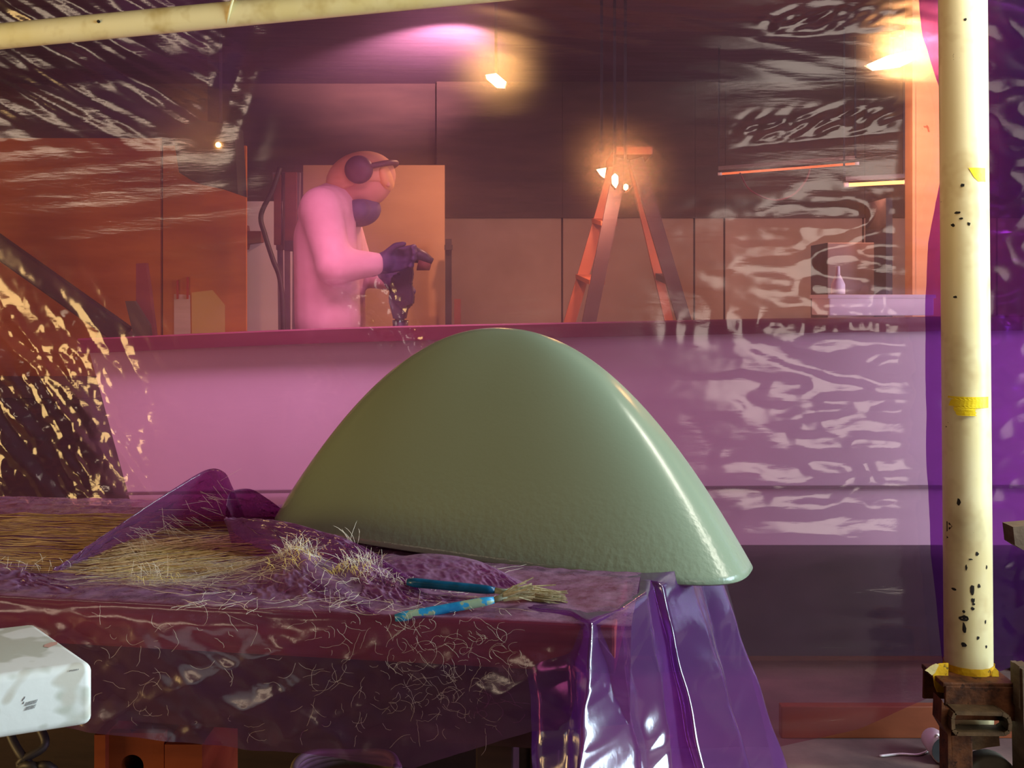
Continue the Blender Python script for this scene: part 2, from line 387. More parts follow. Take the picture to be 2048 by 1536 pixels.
def strands(name, lines, r, mat, parent=None):
    """many thin fibres joined in one mesh, three sided"""
    V = []; Q = []; b = 0
    for pts in lines:
        pts = np.asarray(pts, float); n = len(pts)
        d = np.gradient(pts, axis=0); d /= np.linalg.norm(d, axis=1)[:, None] + 1e-9
        a = np.cross(d, [0.31, 0.52, 0.79]); a /= np.linalg.norm(a, axis=1)[:, None] + 1e-9
        e = np.cross(d, a)
        tap = np.ones(n); tap[-1] = 0.35
        for k in range(3):
            th = 2.0944 * k
            V.append(pts + (a * math.cos(th) + e * math.sin(th)) * (r * tap)[:, None])
        for k in range(3):
            k2 = (k + 1) % 3
            i = np.arange(n - 1)
            Q.append(np.stack([b + k * n + i, b + k2 * n + i, b + k2 * n + i + 1, b + k * n + i + 1], -1))
        b += 3 * n
    V = np.concatenate(V); Q = np.concatenate(Q)
    me = bpy.data.meshes.new(name)
    me.vertices.add(len(V)); me.vertices.foreach_set('co', V.reshape(-1).astype(np.float32))
    me.loops.add(len(Q) * 4); me.loops.foreach_set('vertex_index', Q.reshape(-1).astype(np.int32))
    me.polygons.add(len(Q)); me.polygons.foreach_set('loop_start', (np.arange(len(Q)) * 4).astype(np.int32))
    me.update(calc_edges=True); me.validate()
    return link(name, me, mat, parent, True)

# ================================================================== structure
X0, X1, Y0, Y1, H = -3.4, 4.6, -3.0, 6.6, 2.45
structure('floor', bm_box(((X0 + X1) / 2, (Y0 + Y1) / 2, -0.05), (X1 - X0 + .4, Y1 - Y0 + .4, 0.1)), 'concrete')
ceil = structure('ceiling', bm_box(((X0 + X1) / 2, (Y0 + Y1) / 2, H + 0.05), (X1 - X0 + .4, Y1 - Y0 + .4, 0.1)), 'ceiling')
for k in range(3):
    y = 3.3 + k * 0.6
    mk('joist', bm_box(((X0 + X1) / 2, y, H - 0.03), (X1 - X0, 0.05, 0.06)), 'joist', ceil)
structure('wall_left', bm_box((X0 - 0.05, (Y0 + Y1) / 2, H / 2), (0.1, Y1 - Y0, H)), 'front_wall')
structure('wall_right', bm_box((X1 + 0.05, (Y0 + Y1) / 2, H / 2), (0.1, Y1 - Y0, H)), 'front_wall')
structure('wall_front', bm_box(((X0 + X1) / 2, Y0 - 0.05, H / 2), (X1 - X0, 0.1, H)), 'front_wall')
zs = 1.64
wb = structure('wall_back', bm_box(((X0 + X1) / 2, Y1 + 0.06, H / 2), (X1 - X0, 0.1, H)), 'dark_wall')
# cladding of the back wall: tan panels below, dark boards above
edges = [-0.45, 0.30, 1.09, 1.27, 2.1, 2.9, 3.7, 4.6]
for a, b in zip(edges[:-1], edges[1:]):
    mk('wall_panel', bm_box(((a + b) / 2, Y1 - 0.005, zs / 2), (b - a - 0.012, 0.03, zs)), 'tan_wall', wb)
    mk('upper_board', bm_box(((a + b) / 2, Y1 - 0.02, (zs + H) / 2), (b - a - 0.002, 0.06, H - zs)), 'dark_wall', wb)

# ================================================================== plastic curtain
def curtain():
    D = 2.70
    step = 0.006
    xs = np.arange(-1.75, 1.75, step); zs_ = np.arange(0.0, 2.44, step)
    X, T = np.meshgrid(xs, zs_)                     # T: 0 bottom .. 1 top parameter in metres
    # bottom hem: sags at px 1500, climbs to the right
    hem = np.interp(xs, [-1.75, -0.9, 0.0, 0.66, 0.85, 1.06, 1.30, 1.75], [0.03, 0.03, 0.03, 0.055, 0.10, 0.19, 0.28, 0.40])
    hem = hem + 0.006 * pn(xs * 7, xs * 0, 3)
    Z = hem[None, :] + T * ((2.44 - hem)[None, :] / 2.44)
    px = 1024 + F * X / D; py = HORIZON + (EYE - Z) * F / D
    h = 0.030 * pn(X * 0.9, Z * 0.8, 1) + 0.010 * pn(X * 2.3, Z * 3.1, 2)
    h += 0.0011 * pn(X * 2.2 + Z * 0.5, Z * 26 - X * 2.5, 4)           # long horizontal draw lines
    # right hand crinkled patches
    mr = np.clip(sstep(1240, 1560, px) * sstep(330, 430, py) * (1 - sstep(1000, 1120, py)), 0, 1)
    a = pn(X * 7 + 0.7 * pn(X * 9, Z * 9, 8), Z * 21, 5); b = pn(X * 3, Z * 7, 6)
    mr = mr * (0.4 + 0.6 * sstep(1480, 1720, px))
    h += mr * (0.010 * b + 0.0075 * np.clip(a * 2.2, -0.5, 0.5) + 0.0012 * pn(X * 30, Z * 54, 7))
    # strip of creases along the rail on the right
    ms = sstep(1270, 1400, px) * blob(px, py, 1600, 650 - (px - 1500) * 0.04, 900, 26)
    h += ms * 0.006 * pn(X * 26, Z * 10, 9)
    # embossed squiggles above
    for (x0, x1, yc, sl, amp) in ((1450, 1830, 262, -0.09, 1.0), (1490, 1830, 45, -0.05, 0.6)):
        mq = sstep(x0, x0 + 60, px) * (1 - sstep(x1 - 120, x1 + 40, px))
        yy = py - (yc + sl * (px - x0))
        w = np.sin((px + yy * 1.9) / 7.5) * np.exp(-(yy / 22) ** 2)
        w = pn((px + 1.3 * yy) / 30, yy / 17 + 5 * amp, 22) * np.exp(-(yy / 24) ** 2) * 2
        h += mq * amp * (0.0045 * w + 0.003 * np.exp(-((yy - 34) / 6) ** 2))
    # lower left gathered creases, running steeply down to the right
    ml = np.clip(blob(px, py, 60, 930, 260, 300) * 1.5, 0, 1) * sstep(-200, 100, py - 600 + 0.0 * px) * (1 - sstep(250, 420, px - (py - 680) * 0.25))
    u = (X * 0.62 + Z * 0.78); v = (X * -0.78 + Z * 0.62)               # u across folds, v along
    q = X * 0.80 + Z * 0.55; p = -X * 0.55 + Z * 0.80
    h += ml * (0.030 * pn(q * 7, p * 1.6, 11) + 0.012 * ridge(q * 15, p * 4, 12) + 0.006 * pn(q * 38, p * 13, 13) + 0.0032 * ridge(q * 62, p * 30, 14))
    # sparse diagonal crinkles across the left half
    mm = np.clip(sstep(0, 200, px) * (1 - sstep(850, 1000, px)) * sstep(480, 600, py) * (1 - sstep(980, 1060, py)), 0, 1)
    g = np.clip(pn(q * 4.2, p * 2.0, 15) - 0.12, 0, 1)
    h += mm * (0.034 * g * (1 + 0.5 * pn(q * 30, p * 24, 16)))
    # gold crease beside the dome: two puckered lines
    for (ax, ay, bx, by, wd, am) in ((765, 560, 845, 705, 15, 1.0), (690, 590, 780, 690, 14, .8), (660, 575, 720, 590, 14, 0.7)):
        dx, dy = bx - ax, by - ay; ln = math.hypot(dx, dy); dx /= ln; dy /= ln
        al = (px - ax) * dx + (py - ay) * dy; ac = -(px - ax) * dy + (py - ay) * dx
        mg = sstep(-30, 20, al) * (1 - sstep(ln - 20, ln + 40, al)) * np.exp(-(ac / wd) ** 2)
        h += am * mg * (0.010 + 0.008 * pn(al / 13, ac / 9, 17))
    # upper left creases under the pipe
    mu = np.clip((1 - sstep(380, 560, px)) * (1 - sstep(170, 330, py - px * 0.05)), 0, 1)
    q2 = X * 0.5 + Z * 0.86; p2 = X * 0.86 - Z * 0.5
    h += mu * (0.010 * pn(q2 * 15, p2 * 2.2, 18) + 0.0028 * pn(q2 * 52, p2 * 7, 19))
    md = blob(px, py, 470, 150, 60, 140)
    h += md * 0.004 * np.sin((px + py * 0.35) / 16)
    # top: pulled creases
    mt = 1 - sstep(30, 230, py)
    h += mt * sstep(560, 900, px) * 0.0034 * pn(X * 5 + Z * 3, Z * 34 + X * 6, 20)
    # dark lower right: shallow horizontal creases
    mb = sstep(1080, 1160, py) * sstep(1400, 1500, px)
    h += mb * (0.0028 * ridge(X * 2.4 + Z * 2, Z * 13 - X * 1.5, 21))
    Y = D + h
    return grid_mesh('plastic_curtain', np.stack([X, Y, Z], -1))
c1 = link('plastic_curtain', curtain(), 'curtain', None, True)
tag(c1, 'big sheet of clear purple plastic film hanging across the workshop behind the dome', 'plastic curtain')

def curtain2():
    D = 2.655
    ys = np.array([-400, 0, 60, 120, 170, 230, 330, 420, 480, 600, 900, 1100, 1380, 1600])
    ed = np.array([1830, 1838, 1845, 1862, 1880, 1893, 1886, 1868, 1856, 1850, 1853, 1862, 1890, 1900])
    n = 380; m = 150
    zt = np.linspace(0.0, 1, n)
    U = np.linspace(0, 1, m) ** 1.3
    P = np.zeros((n, m, 3))
    for i in range(n):
        z = 0.20 + zt[i] * 2.23
        y = HORIZON + (EYE - z) * F / D
        xe = (np.interp(y, ys, ed) - 1024) * D / F
        P[i, :, 0] = xe + U * (1.72 - xe)
        P[i, :, 2] = z + (U * 0.16 if i == 0 else 0) * 1
    hem = np.interp(P[:, :, 0], [0.98, 1.06, 1.3, 1.75], [0.17, 0.21, 0.30, 0.42])
    P[:, :, 2] = hem + zt[:, None] * (2.43 - hem)
    X, Z = P[:, :, 0], P[:, :, 2]
    P[:, :, 1] = D + 0.012 * pn(X * 3, Z * 1.5, 31) + 0.006 * pn(X * 9, Z * 9, 32) + 0.004 * ridge(X * 12, Z * 16, 33) * 0.6
    return grid_mesh('plastic_curtain', P)
c2 = link('plastic_curtain', curtain2(), 'curtain2', None, True)
tag(c2, 'narrow second layer of deep violet plastic film behind and right of the cream pole', 'plastic curtain')

# ================================================================== pipe frame
pa, pb = site(-420, 113, 2.47), site(1925, -112, 2.47)
pipe = thing('cross_pipe', 'slanting cream pipe running across the top left of the plastic curtain', 'pipe', pa)
n = 60; pts = [pa.lerp(pb, i / n) for i in range(n + 1)]
mk('pipe_tube', bm_tube(pts, 0.0285, 28), 'pipe', pipe, True)
pc = site(197, 43, 2.44)
mk('screw_hole', bm_tube([pc + Vector((0, -0.0015, 0)), pc + Vector((0, 0.004, 0))], 0.0035, 10), 'chip', pipe)
tk = [];  k0 = site(462, 22, 2.47); ax = (pb - pa).normalized()
s1 = ax.cross(Vector((0, 1, 0))).normalized()
for i in range(33):
    a = 2 * math.pi * i / 32
    tk.append(k0 + (s1 * math.cos(a) + Vector((0, 1, 0)) * math.sin(a)) * 0.0315 + ax * (0.014 * math.cos(a + .5)))
tie = tag(mk('cable_tie', bm_tube(tk, 0.0035, 8), 'tie', None, True), 'thin cream cable tie looped around the slanting pipe', 'cable tie')

pt_, pbm = site(1924, -160, 2.55), site(1938, 1440, 2.55)
pole = thing('upright_pole', 'tall scratched cream pole standing right of the dome with bits of yellow tape', 'pole', pbm)
n = 90; pts = [pbm.lerp(pt_, i / n) for i in range(n + 1)]
R = 0.0535
mk('pole_tube', bm_tube(pts, R, 40), 'pole', pole, True)
def on_pole(px, py, lift=0.0008):
    t = (py - (-160)) / 1600.0; c = pt_.lerp(pbm, t)
    x = site(px, py, 2.5).x * 1.0
    dx = max(-R * .98, min(R * .98, x + (x * 0.0) - c.x))
    return Vector((c.x + dx, c.y - math.sqrt(R * R - dx * dx) - lift, c.z))
def pole_patch(cells, lift=0.0009):
    """curved patch on the pole surface from rows of (py, px left, px right)"""
    bm = bmesh.new(); rows = []
    for (py, xl, xr) in cells:
        rows.append([bm.verts.new(on_pole(xl + (xr - xl) * k / 10, py, lift + (0.0 if 0 < k < 10 else 0.0))) for k in range(11)])
    for a, b in zip(rows[:-1], rows[1:]):
        for k in range(10): bm.faces.new((a[k], a[k + 1], b[k + 1], b[k]))
    return bm
mk('tape_strip', pole_patch([(341, 1936, 1972), (350, 1941, 1972), (360, 1947, 1972), (368, 1956, 1973)]), 'tape', pole)
rows = []
for i in range(13):
    y = 790 + i * 3.1
    xl = 1907 + (0 if i < 2 else 3 if i < 4 else 1 if i < 7 else 6 + (i - 7) * 1.0) + random.uniform(-1.5, 1.5)
    xr = 1979 if y < 814 else 1950 + random.uniform(-2, 2)
    rows.append((y, xl, xr))
mk('tape_strip', pole_patch(rows, 0.0016), 'tape', pole)
# tape wrapped round the foot of the pole
tw = []
bm = bmesh.new(); rows = []
for i in range(9):
    z = site(1930, 1323 + i * 5.2, 2.55).z
    t = (1323 + i * 5.2 + 160) / 1600.0; c = pt_.lerp(pbm, t)
    rows.append([bm.verts.new((c.x + (R + 0.0022 + 0.0012 * math.sin(k * 1.7 + i)) * math.cos(2 * math.pi * k / 40), c.y + (R + 0.0022 + 0.0014 * math.sin(k * 2.3 + i * 1.3)) * math.sin(2 * math.pi * k / 40), z)) for k in range(40)])
for a, b in zip(rows[:-1], rows[1:]):
    for k in range(40): bm.faces.new((a[k], a[(k + 1) % 40], b[(k + 1) % 40], b[k]))
mk('tape_wrap', bm, 'tape_dirty', pole, True)
# torn tape ends
def ragged(pts, th=0.0015):
    bm = bmesh.new(); prism(bm, pts, (0, th, 0)); return bm
d = 2.50
fl = [site(x, y, d) for x, y in ((1897, 1326), (1880, 1327), (1868, 1331), (1866, 1352), (1869, 1372), (1874, 1384), (1888, 1386), (1896, 1390))]
mk('tape_end', ragged(fl), 'tape_dirty', pole)
fl = [site(x, y, d - .01) for x, y in ((1872, 1327), (1860, 1333), (1850, 1341), (1856, 1344), (1864, 1351), (1870, 1346), (1878, 1330))]
mk('tape_end', ragged(fl), 'old_tape', pole)
fl = [site(x, y, d) for x, y in ((1983, 1362), (1984, 1343), (1991, 1336), (1997, 1342), (1999, 1364))]
mk('tape_end', ragged(fl), 'tape_dirty', pole)
# bare dark chips in the cream paint, clustered near the foot
chips = []
for (x, y, w, hh) in ((1904, 1048, 9, 12), (1902, 1072, 6, 6), (1904, 1088, 3, 4), (1930, 50, 3, 3), (1926, 375, 4, 4), (1918, 428, 5, 3), (1911, 452, 3, 4), (1937, 451, 4, 4), (1923, 440, 4, 2),
                      (1944, 1168, 5, 15), (1945, 1188, 4, 5), (1944, 1204, 4, 4), (1929, 1212, 4, 4), (1928, 1226, 9, 7), (1930, 1245, 4, 14), (1929, 1278, 5, 5), (1971, 1231, 2, 5), (1946, 1195, 3, 3),
                      (1901, 1136, 3, 4), (1915, 1172, 4, 3), (1957, 1160, 3, 5), (1953, 1097, 4, 4), (1973, 1280, 3, 3), (1955, 1262, 3, 4), (1933, 1125, 2, 8), (1921, 998, 3, 8), (1903, 1228, 5, 2),
                      (1974, 1124, 2, 5), (1901, 838, 3, 3), (1903, 852, 3, 3), (1897, 744, 4, 5), (1898, 680, 5, 4), (1915, 594, 3, 3), (1893, 1246, 2, 4), (1941, 1108, 4, 2)):
    k = 9; poly = []
    for i in range(k):
        a = 2 * math.pi * i / k; rr = random.uniform(0.6, 1.15)
        poly.append(on_pole(x + w * rr * math.cos(a), y + hh * rr * math.sin(a), 0.0005))
    chips.append(poly)
bm = bmesh.new()
for poly in chips:
    c = sum(poly, Vector()) / len(poly)
    cv = bm.verts.new(c + Vector((0, -0.0003, 0))); vs = [bm.verts.new(p) for p in poly]
    for i in range(len(vs)): bm.faces.new((cv, vs[i], vs[(i + 1) % len(vs)]))
tag(mk('paint_chip', bm, 'chip', pole), kind='stuff')

# steel caster foot holding the pole
base = thing('caster_stand', 'rusty steel caster stand clamped around the foot of the cream pole', 'stand', site(1930, 1592, 2.55))
dF = 2.46
bm = bmesh.new()
a, b = site(1884, 1363, dF), site(2030, 1366, dF)
bar(bm, a + Vector((0, 0.06, -0.006)), b + Vector((0, 0.06, -0.006)), 0.13, 0.012, bevel=0.003)
bar(bm, a + Vector((0.004, -0.004, -0.045)), b + Vector((0, -0.004, -0.045)), 0.008, 0.075, bevel=0.002)
bar(bm, a + Vector((0.004, 0.125, -0.045)), b + Vector((0, 0.125, -0.045)), 0.008, 0.075, bevel=0.002)
mk('channel', bm, 'rust', base)
bm = bmesh.new()
loop = [site(x, y, dF - .03) for x, y in ((1902, 1419), (1996, 1421), (2008, 1427), (2012, 1440), (2010, 1455), (2000, 1461), (1906, 1460), (1899, 1452), (1898, 1430), (1902, 1419))]
for p, q in zip(loop[:-1], loop[1:]): bar(bm, p, q, 0.045, 0.008, up=(0, 0, 1) if abs(p.z - q.z) < 0.03 else (1, 0, 0))
mk('loop_bracket', bm, 'steel', base)
bm = bmesh.new()
bar(bm, site(1914, 1462, dF), site(1916, 1590, dF), 0.05, 0.05, up=(0, 1, 0), bevel=0.004)
prism(bm, [site(x, y, dF - .03) for x, y in ((1892, 1418), (1900, 1418), (1902, 1466), (1908, 1600), (1897, 1600), (1896, 1470), (1882, 1446), (1884, 1400))], (0, 0.05, 0))
mk('post', bm, 'rust', base)
bm = bmesh.new()
prism(bm, [site(x, y, dF) for x, y in ((1936, 1466), (1998, 1470), (2000, 1492), (1975, 1495), (1955, 1500), (1945, 1500))], (0, 0.06, 0))
mk('fork', bm, 'steel', base)
cc = site(1975, 1560, dF + .03)
wheel = mk('caster_wheel', bm_tube([cc + Vector((0, -0.022, 0)), cc + Vector((0, -0.018, 0)), cc + Vector((0, 0.018, 0)), cc + Vector((0, 0.022, 0))], [0.057, 0.063, 0.063, 0.057], 32), 'rubber', base, True)
mk('hub', bm_tube([cc + Vector((0, -0.027, 0)), cc + Vector((0, 0.027, 0))], 0.02, 16), 'steel', wheel)
bm = bmesh.new(); bar(bm, site(2038, 1330, 2.44), site(2044, 1600, 2.44), 0.012, 0.06, up=(0, 1, 0))
prism(bm, [site(x, y, 2.42) for x, y in ((2039, 1333), (2056, 1330), (2060, 1432), (2048, 1428), (2038, 1415))], (0, 0.03, 0))
tag(mk('wooden_stake', bm, 'beam'), 'weathered stake end standing at the right edge beside the caster stand', 'stake')
bm = bmesh.new()
prism(bm, [site(x, y, 2.3) for x, y in ((2026, 1054), (2070, 1050), (2400, 1045), (2400, 1120), (2070, 1104), (2046, 1100), (2030, 1090))], (0, 0.05, 0))
bar(bm, site(2390, 1060, 2.32), site(2390, 1700, 2.32), 0.05, 0.05, up=(0, 1, 0))
tag(mk('beam_end', bm, 'beam'), 'dusty dark wooden beam end poking in at the right edge', 'beam')

# ================================================================== board, cup and string on the floor
bm = bmesh.new()
p, q = site(1560, 1476, 2.9), site(2400, 1490, 2.9)
p.z = q.z = 0.042
bar(bm, p, q, 0.03, 0.084, bevel=0.003)
tag(mk('floor_board', bm, 'board'), 'long low orange brown board lying on the floor behind the curtain hem', 'board')
cup = thing('paper_cup', 'small pale paper cup tipped over on the floor beside the caster stand', 'cup', site(1872, 1494, 2.78))
c0, c1_ = site(1862, 1472, 2.80), site(1890, 1500, 2.72); c0.z = 0.036; c1_.z = 0.036
mk('cup_wall', bm_tube([c0, c0.lerp(c1_, .5), c1_], [0.026, 0.031, 0.0355], 20), 'cup', cup, True)
mk('cup_mouth', bm_tube([c1_, c1_ + (c1_ - c0).normalized() * 0.001], 0.033, 20), 'black', cup)
g = lambda x, y, z=0.004: Vector(((x - 1024) * (EYE - z) / (y - HORIZON), F * (EYE - z) / (y - HORIZON), z))
st = spline([g(1760, 1512), g(1800, 1508), g(1836, 1509), g(1858, 1500), g(1866, 1486, 0.02), g(1872, 1470, 0.075), g(1880, 1474, 0.07), g(1884, 1492, 0.02), g(1892, 1502)], 50)
tag(mk('white_string', bm_tube(st, 0.003, 8), 'string', None, True), 'curl of white string lying on the floor over the tipped paper cup', 'string')
st = spline([g(1897, 1504), g(1886, 1510), g(1882, 1528), g(1884, 1560)], 20)
tag(mk('white_string', bm_tube(st, 0.003, 8), 'string', None, True), 'short end of white string hanging down in front of the caster post', 'string')

# ================================================================== table
C0 = Vector((0.126, 1.344, 0)); E1 = Vector((-0.9866, 0.1632, 0)); E2 = Vector((0.1632, 0.9866, 0))
TZ = 0.75
def tab(s, t, z): return C0 + E1 * s + E2 * t + Vector((0, 0, z))
ROT = Matrix((E1 * -1, E2, Vector((0, 0, 1)))).transposed()
TL, TW = 1.75, 0.64
table = thing('work_table', 'dark red wooden work table under the purple drop sheet', 'table', tab(TL / 2, TW / 2, 0))
mk('tabletop', bm_box(tab(TL / 2, TW / 2, TZ - 0.029), (TL, TW, 0.058), ROT, 0.004), 'table', table)
bm = bmesh.new()
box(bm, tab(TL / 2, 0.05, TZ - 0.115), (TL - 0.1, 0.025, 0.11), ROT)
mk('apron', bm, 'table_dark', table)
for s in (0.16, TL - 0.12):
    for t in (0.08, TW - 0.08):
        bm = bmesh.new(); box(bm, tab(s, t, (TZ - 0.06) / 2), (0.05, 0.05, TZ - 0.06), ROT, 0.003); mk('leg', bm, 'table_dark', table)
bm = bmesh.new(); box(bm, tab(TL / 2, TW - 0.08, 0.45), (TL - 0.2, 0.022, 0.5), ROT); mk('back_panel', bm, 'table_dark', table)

# ---- drop sheet height over the table
RID = []   # polylines of (x, y, height, width)
def rid(*pts):
    out = []
    for (px, py, d, w) in pts:
        v = site(px, py, d); out.append((v.x, v.y, v.z - TZ - 0.006, w))
    RID.append(out)
rid((440, 1150, 1.57, .03), (540, 1122, 1.56, .04), (595, 1102, 1.555, .045), (640, 1148, 1.50, .035), (745, 1222, 1.41, .02))
rid((640, 1150, 1.52, .03), (722, 1128, 1.525, .04), (790, 1165, 1.49, .03), (880, 1192, 1.46, .025), (1000, 1196, 1.46, .02))
rid((0, 1150, 1.58, .04), (60, 1140, 1.60, .04), (160, 1165, 1.54, .03), (280, 1175, 1.52, .025), (380, 1165, 1.53, .02), (450, 1150, 1.55, .02))
rid((1052, 1196, 1.44, .025), (1100, 1225, 1.395, .02), (1220, 1236, 1.37, .015))
rid((1150, 1160, 1.55, .02), (1290, 1163, 1.53, .03))
def sheet_h(X, Y):
    h = np.zeros_like(X)
    for line in RID:
        best = np.zeros_like(X)
        for (ax, ay, ah, aw), (bx, by, bh, bw) in zip(line[:-1], line[1:]):
            dx, dy = bx - ax, by - ay; L2 = dx * dx + dy * dy + 1e-9
            t = np.clip(((X - ax) * dx + (Y - ay) * dy) / L2, 0, 1)
            dd = np.hypot(X - ax - t * dx, Y - ay - t * dy)
            w = aw + (bw - aw) * t; hh = ah + (bh - ah) * t
            best = np.maximum(best, hh * np.clip(1 - dd / (1.9 * w), 0, 1) ** 1.15)
        h = np.maximum(h, best) + 0.15 * np.minimum(h, best)
    s = (X - C0.x) * E1.x + (Y - C0.y) * E1.y; t = (X - C0.x) * E2.x + (Y - C0.y) * E2.y
    rough = np.clip(0.35 + h * 12, 0, 1)
    h = h + rough * (0.006 * ridge(s * 13, t * 16, 41) + 0.004 * ridge(s * 31 + t * 9, t * 24, 44) + 0.0015 * pn(s * 60, t * 70, 42)) + 0.002
    h = h + 0.003 * np.maximum(0, pn(s * 5, t * 55, 43)) * sstep(0.45, 0.7, s)      # drawn lines on the left
    return np.maximum(h, 0.0015)

def drop_sheet():
    ss = np.arange(-0.02, 1.45, 0.005)
    tt = np.arange(TW + 0.03, 0.004, -0.005)
    Ssk = np.arange(0.0, 0.215, 0.005)
    nr = len(tt) + len(Ssk); P = np.zeros((nr, len(ss), 3))
    SS, TT = np.meshgrid(ss, tt)
    X = C0.x + E1.x * SS + E2.x * TT; Y = C0.y + E1.y * SS + E2.y * TT
    P[:len(tt), :, 0] = X; P[:len(tt), :, 1] = Y
    Hh = sheet_h(X, Y); edge = sstep(-0.01, 0.05, TT)
    P[:len(tt), :, 2] = TZ + 0.002 + Hh * (0.25 + 0.75 * edge)
    # skirt: length varies along the edge
    px_front = np.array([1024 + F * (C0.x + E1.x * s) / (C0.y + E1.y * s) for s in ss])
    py_hem = np.interp(px_front, [-100, 190, 350, 500, 700, 840, 960, 1070, 1250], [1440, 1452, 1472, 1492, 1512, 1531, 1492, 1456, 1440])
    Dn = np.array([C0.y + E1.y * s for s in ss]) - 0.02
    z_hem = EYE - (py_hem - HORIZON) * Dn / F
    z_edge = P[len(tt) - 1, :, 2]
    for k, l in enumerate(Ssk):
        f = l / Ssk[-1]
        out = 0.008 * min(1, f * 8) + 0.016 * f
        wr = (0.014 * pn(ss * 6 + f * 1.5, ss * 0 + f * 2.0, 51) + 0.008 * ridge(ss * 6 - f * 1.9, f * 0.8 + ss * 0, 52) + 0.004 * ridge(ss * 17 + f * 3.5, f * 1.6 - ss * 4, 54) + 0.0012 * pn(ss * 60, ss * 0 + f * 9, 53)) * min(1, f * 3)
        o = out + np.maximum(wr, -out + 0.004)
        P[len(tt) + k, :, 0] = C0.x + E1.x * ss - E2.x * o
        P[len(tt) + k, :, 1] = C0.y + E1.y * ss - E2.y * o
        P[len(tt) + k, :, 2] = z_edge + (z_hem - z_edge) * f
    return grid_mesh('drop_sheet', P)
drop = link('drop_sheet', drop_sheet(), 'drop', None, True)
tag(drop, 'crumpled purple plastic drop sheet draped over the table under the green dome', 'drop sheet')

def corner():
    K = [((1046, 1232, 1.405), (1072, 1580, 1.335)), ((1062, 1236, 1.385), (1082, 1580, 1.315)), ((1145, 1240, 1.372), (1140, 1580, 1.29)), ((1182, 1248, 1.335), (1150, 1580, 1.205)),
         ((1242, 1250, 1.388), (1282, 1580, 1.275)), ((1250, 1246, 1.40), (1300, 1580, 1.37)), ((1296, 1196, 1.48), (1350, 1580, 1.385)), ((1306, 1172, 1.535), (1402, 1580, 1.47)),
         ((1325, 1172, 1.53), (1412, 1580, 1.41)), ((1388, 1174, 1.62), (1520, 1580, 1.52)), ((1400, 1166, 1.69), (1500, 1580, 1.62)), ((1446, 1166, 1.76), (1590, 1580, 1.70)), ((1452, 1160, 1.86), (1560, 1580, 1.84))]
    T = np.array([list(site(*a)) for a, b in K]); B = np.array([list(site(*b)) for a, b in K])
    lens = np.linalg.norm(np.diff(B, axis=0), axis=1) + 0.02; cu = np.concatenate([[0], np.cumsum(lens)]); cu /= cu[-1]
    n, m = 240, 110
    u = np.linspace(0, 1, n); v = np.linspace(0, 1, m)
    def it(A):
        a = np.stack([np.interp(u, cu, A[:, i]) for i in range(3)], -1)
        k = np.array([1, 2, 3, 2, 1.]); k /= k.sum()
        p = np.pad(a, ((2, 2), (0, 0)), mode='edge')
        return sum(k[j] * p[j:j + n] for j in range(5))
    A, Bb = it(T), it(B)
    # fold depth opens downward with a bulge half way
    P = np.zeros((m, n, 3))
    for i in range(m):
        f = v[i]
        P[i] = A * (1 - f) + Bb * f
        P[i, :, 1] += -0.006 * math.sin(f * 3.1) + 0.004 * pn(u * 8, u * 0 + f * 2, 61) * min(1, f * 4) + 0.0016 * ridge(u * 12 + f * 3, f * 5 + u * 5, 62) * min(1, f * 6)
        P[i, :, 0] += 0.006 * pn(u * 7, u * 0 + f * 4, 63) * min(1, f * 4)
    # a flap turned over the table edge on top
    top = []
    for j, (dx, dz) in enumerate(((0.10, 0.004), (0.06, 0.006), (0.03, 0.008), (0.012, 0.008))):
        q = A.copy(); cen = np.array([0.05, 1.62])
        vec = cen[None, :] - q[:, :2]; vec /= np.linalg.norm(vec, axis=1)[:, None]
        q[:, :2] += vec * dx * (0.6 + 0.4 * np.cos(u * 9))[:, None]
        q[:, 2] = np.maximum(q[:, 2], TZ + dz) + 0.003 * pn(u * 14, u * 0 + j, 64)
        top.append(q)
    P = np.concatenate([np.array(top), P], 0)
    return grid_mesh('hanging_corner', P)
hc = link('hanging_corner', corner(), 'drop2', drop, True)
hc['label'] = 'shiny pleated violet end of the sheet hanging past the table corner'

# raised folds of the sheet: back foot, ridge, front foot
def gpt(px, py, lift=0.004):
    dd_ = (EYE - TZ - lift) * F / (py - HORIZON); return np.array(site(px, py, dd_))
def fold(ridge_l, foot_l, seed, back=0.06, n=150, sharp=0.006, belly=0.0):
    rl = np.array(spline([np.array(site(*p)) for p in ridge_l], n)); fl = np.array(spline([gpt(*p) for p in foot_l], n))
    bl = rl + np.array([0, back, 0]); bl[:, 2] = TZ + 0.003
    u = np.linspace(0, 1, n); rows = []
    for k in range(14):
        f = k / 13; r = bl * (1 - f) + rl * f; r[:, 2] += 0.004 * np.sin(f * 3.1416); rows.append(r)
    for k in range(1, 40):
        f = k / 39; r = rl * (1 - f) + fl * f
        env = math.sin(f * math.pi) ** .7
        c = sharp * (ridge(u * 6 + f * 2.2, f * 3.5 - u * 3, seed) * 1.3 + 0.8 * ridge(u * 15 - f * 4, f * 7 + u * 4, seed + 1) - 0.8)
        r[:, 2] += env * (c + belly); r[:, 1] -= env * (c + belly) * .8
        r[:, 2] += env * 0.0006 * pn(u * 50, f * 16 + u * 12, seed + 2)
        rows.append(r)
    return link('raised_fold', grid_mesh('raised_fold', np.array(rows)), 'drop', drop, True)
fold([(104, 1144, 1.585), (180, 1090, 1.66), (260, 1035, 1.74), (340, 982, 1.81), (412, 940, 1.86), (448, 944, 1.85), (466, 976, 1.83)],
     [(124, 1150), (190, 1118), (262, 1082), (338, 1055), (405, 1038), (440, 1036), (456, 1044)], 71, .10, 170, .008)
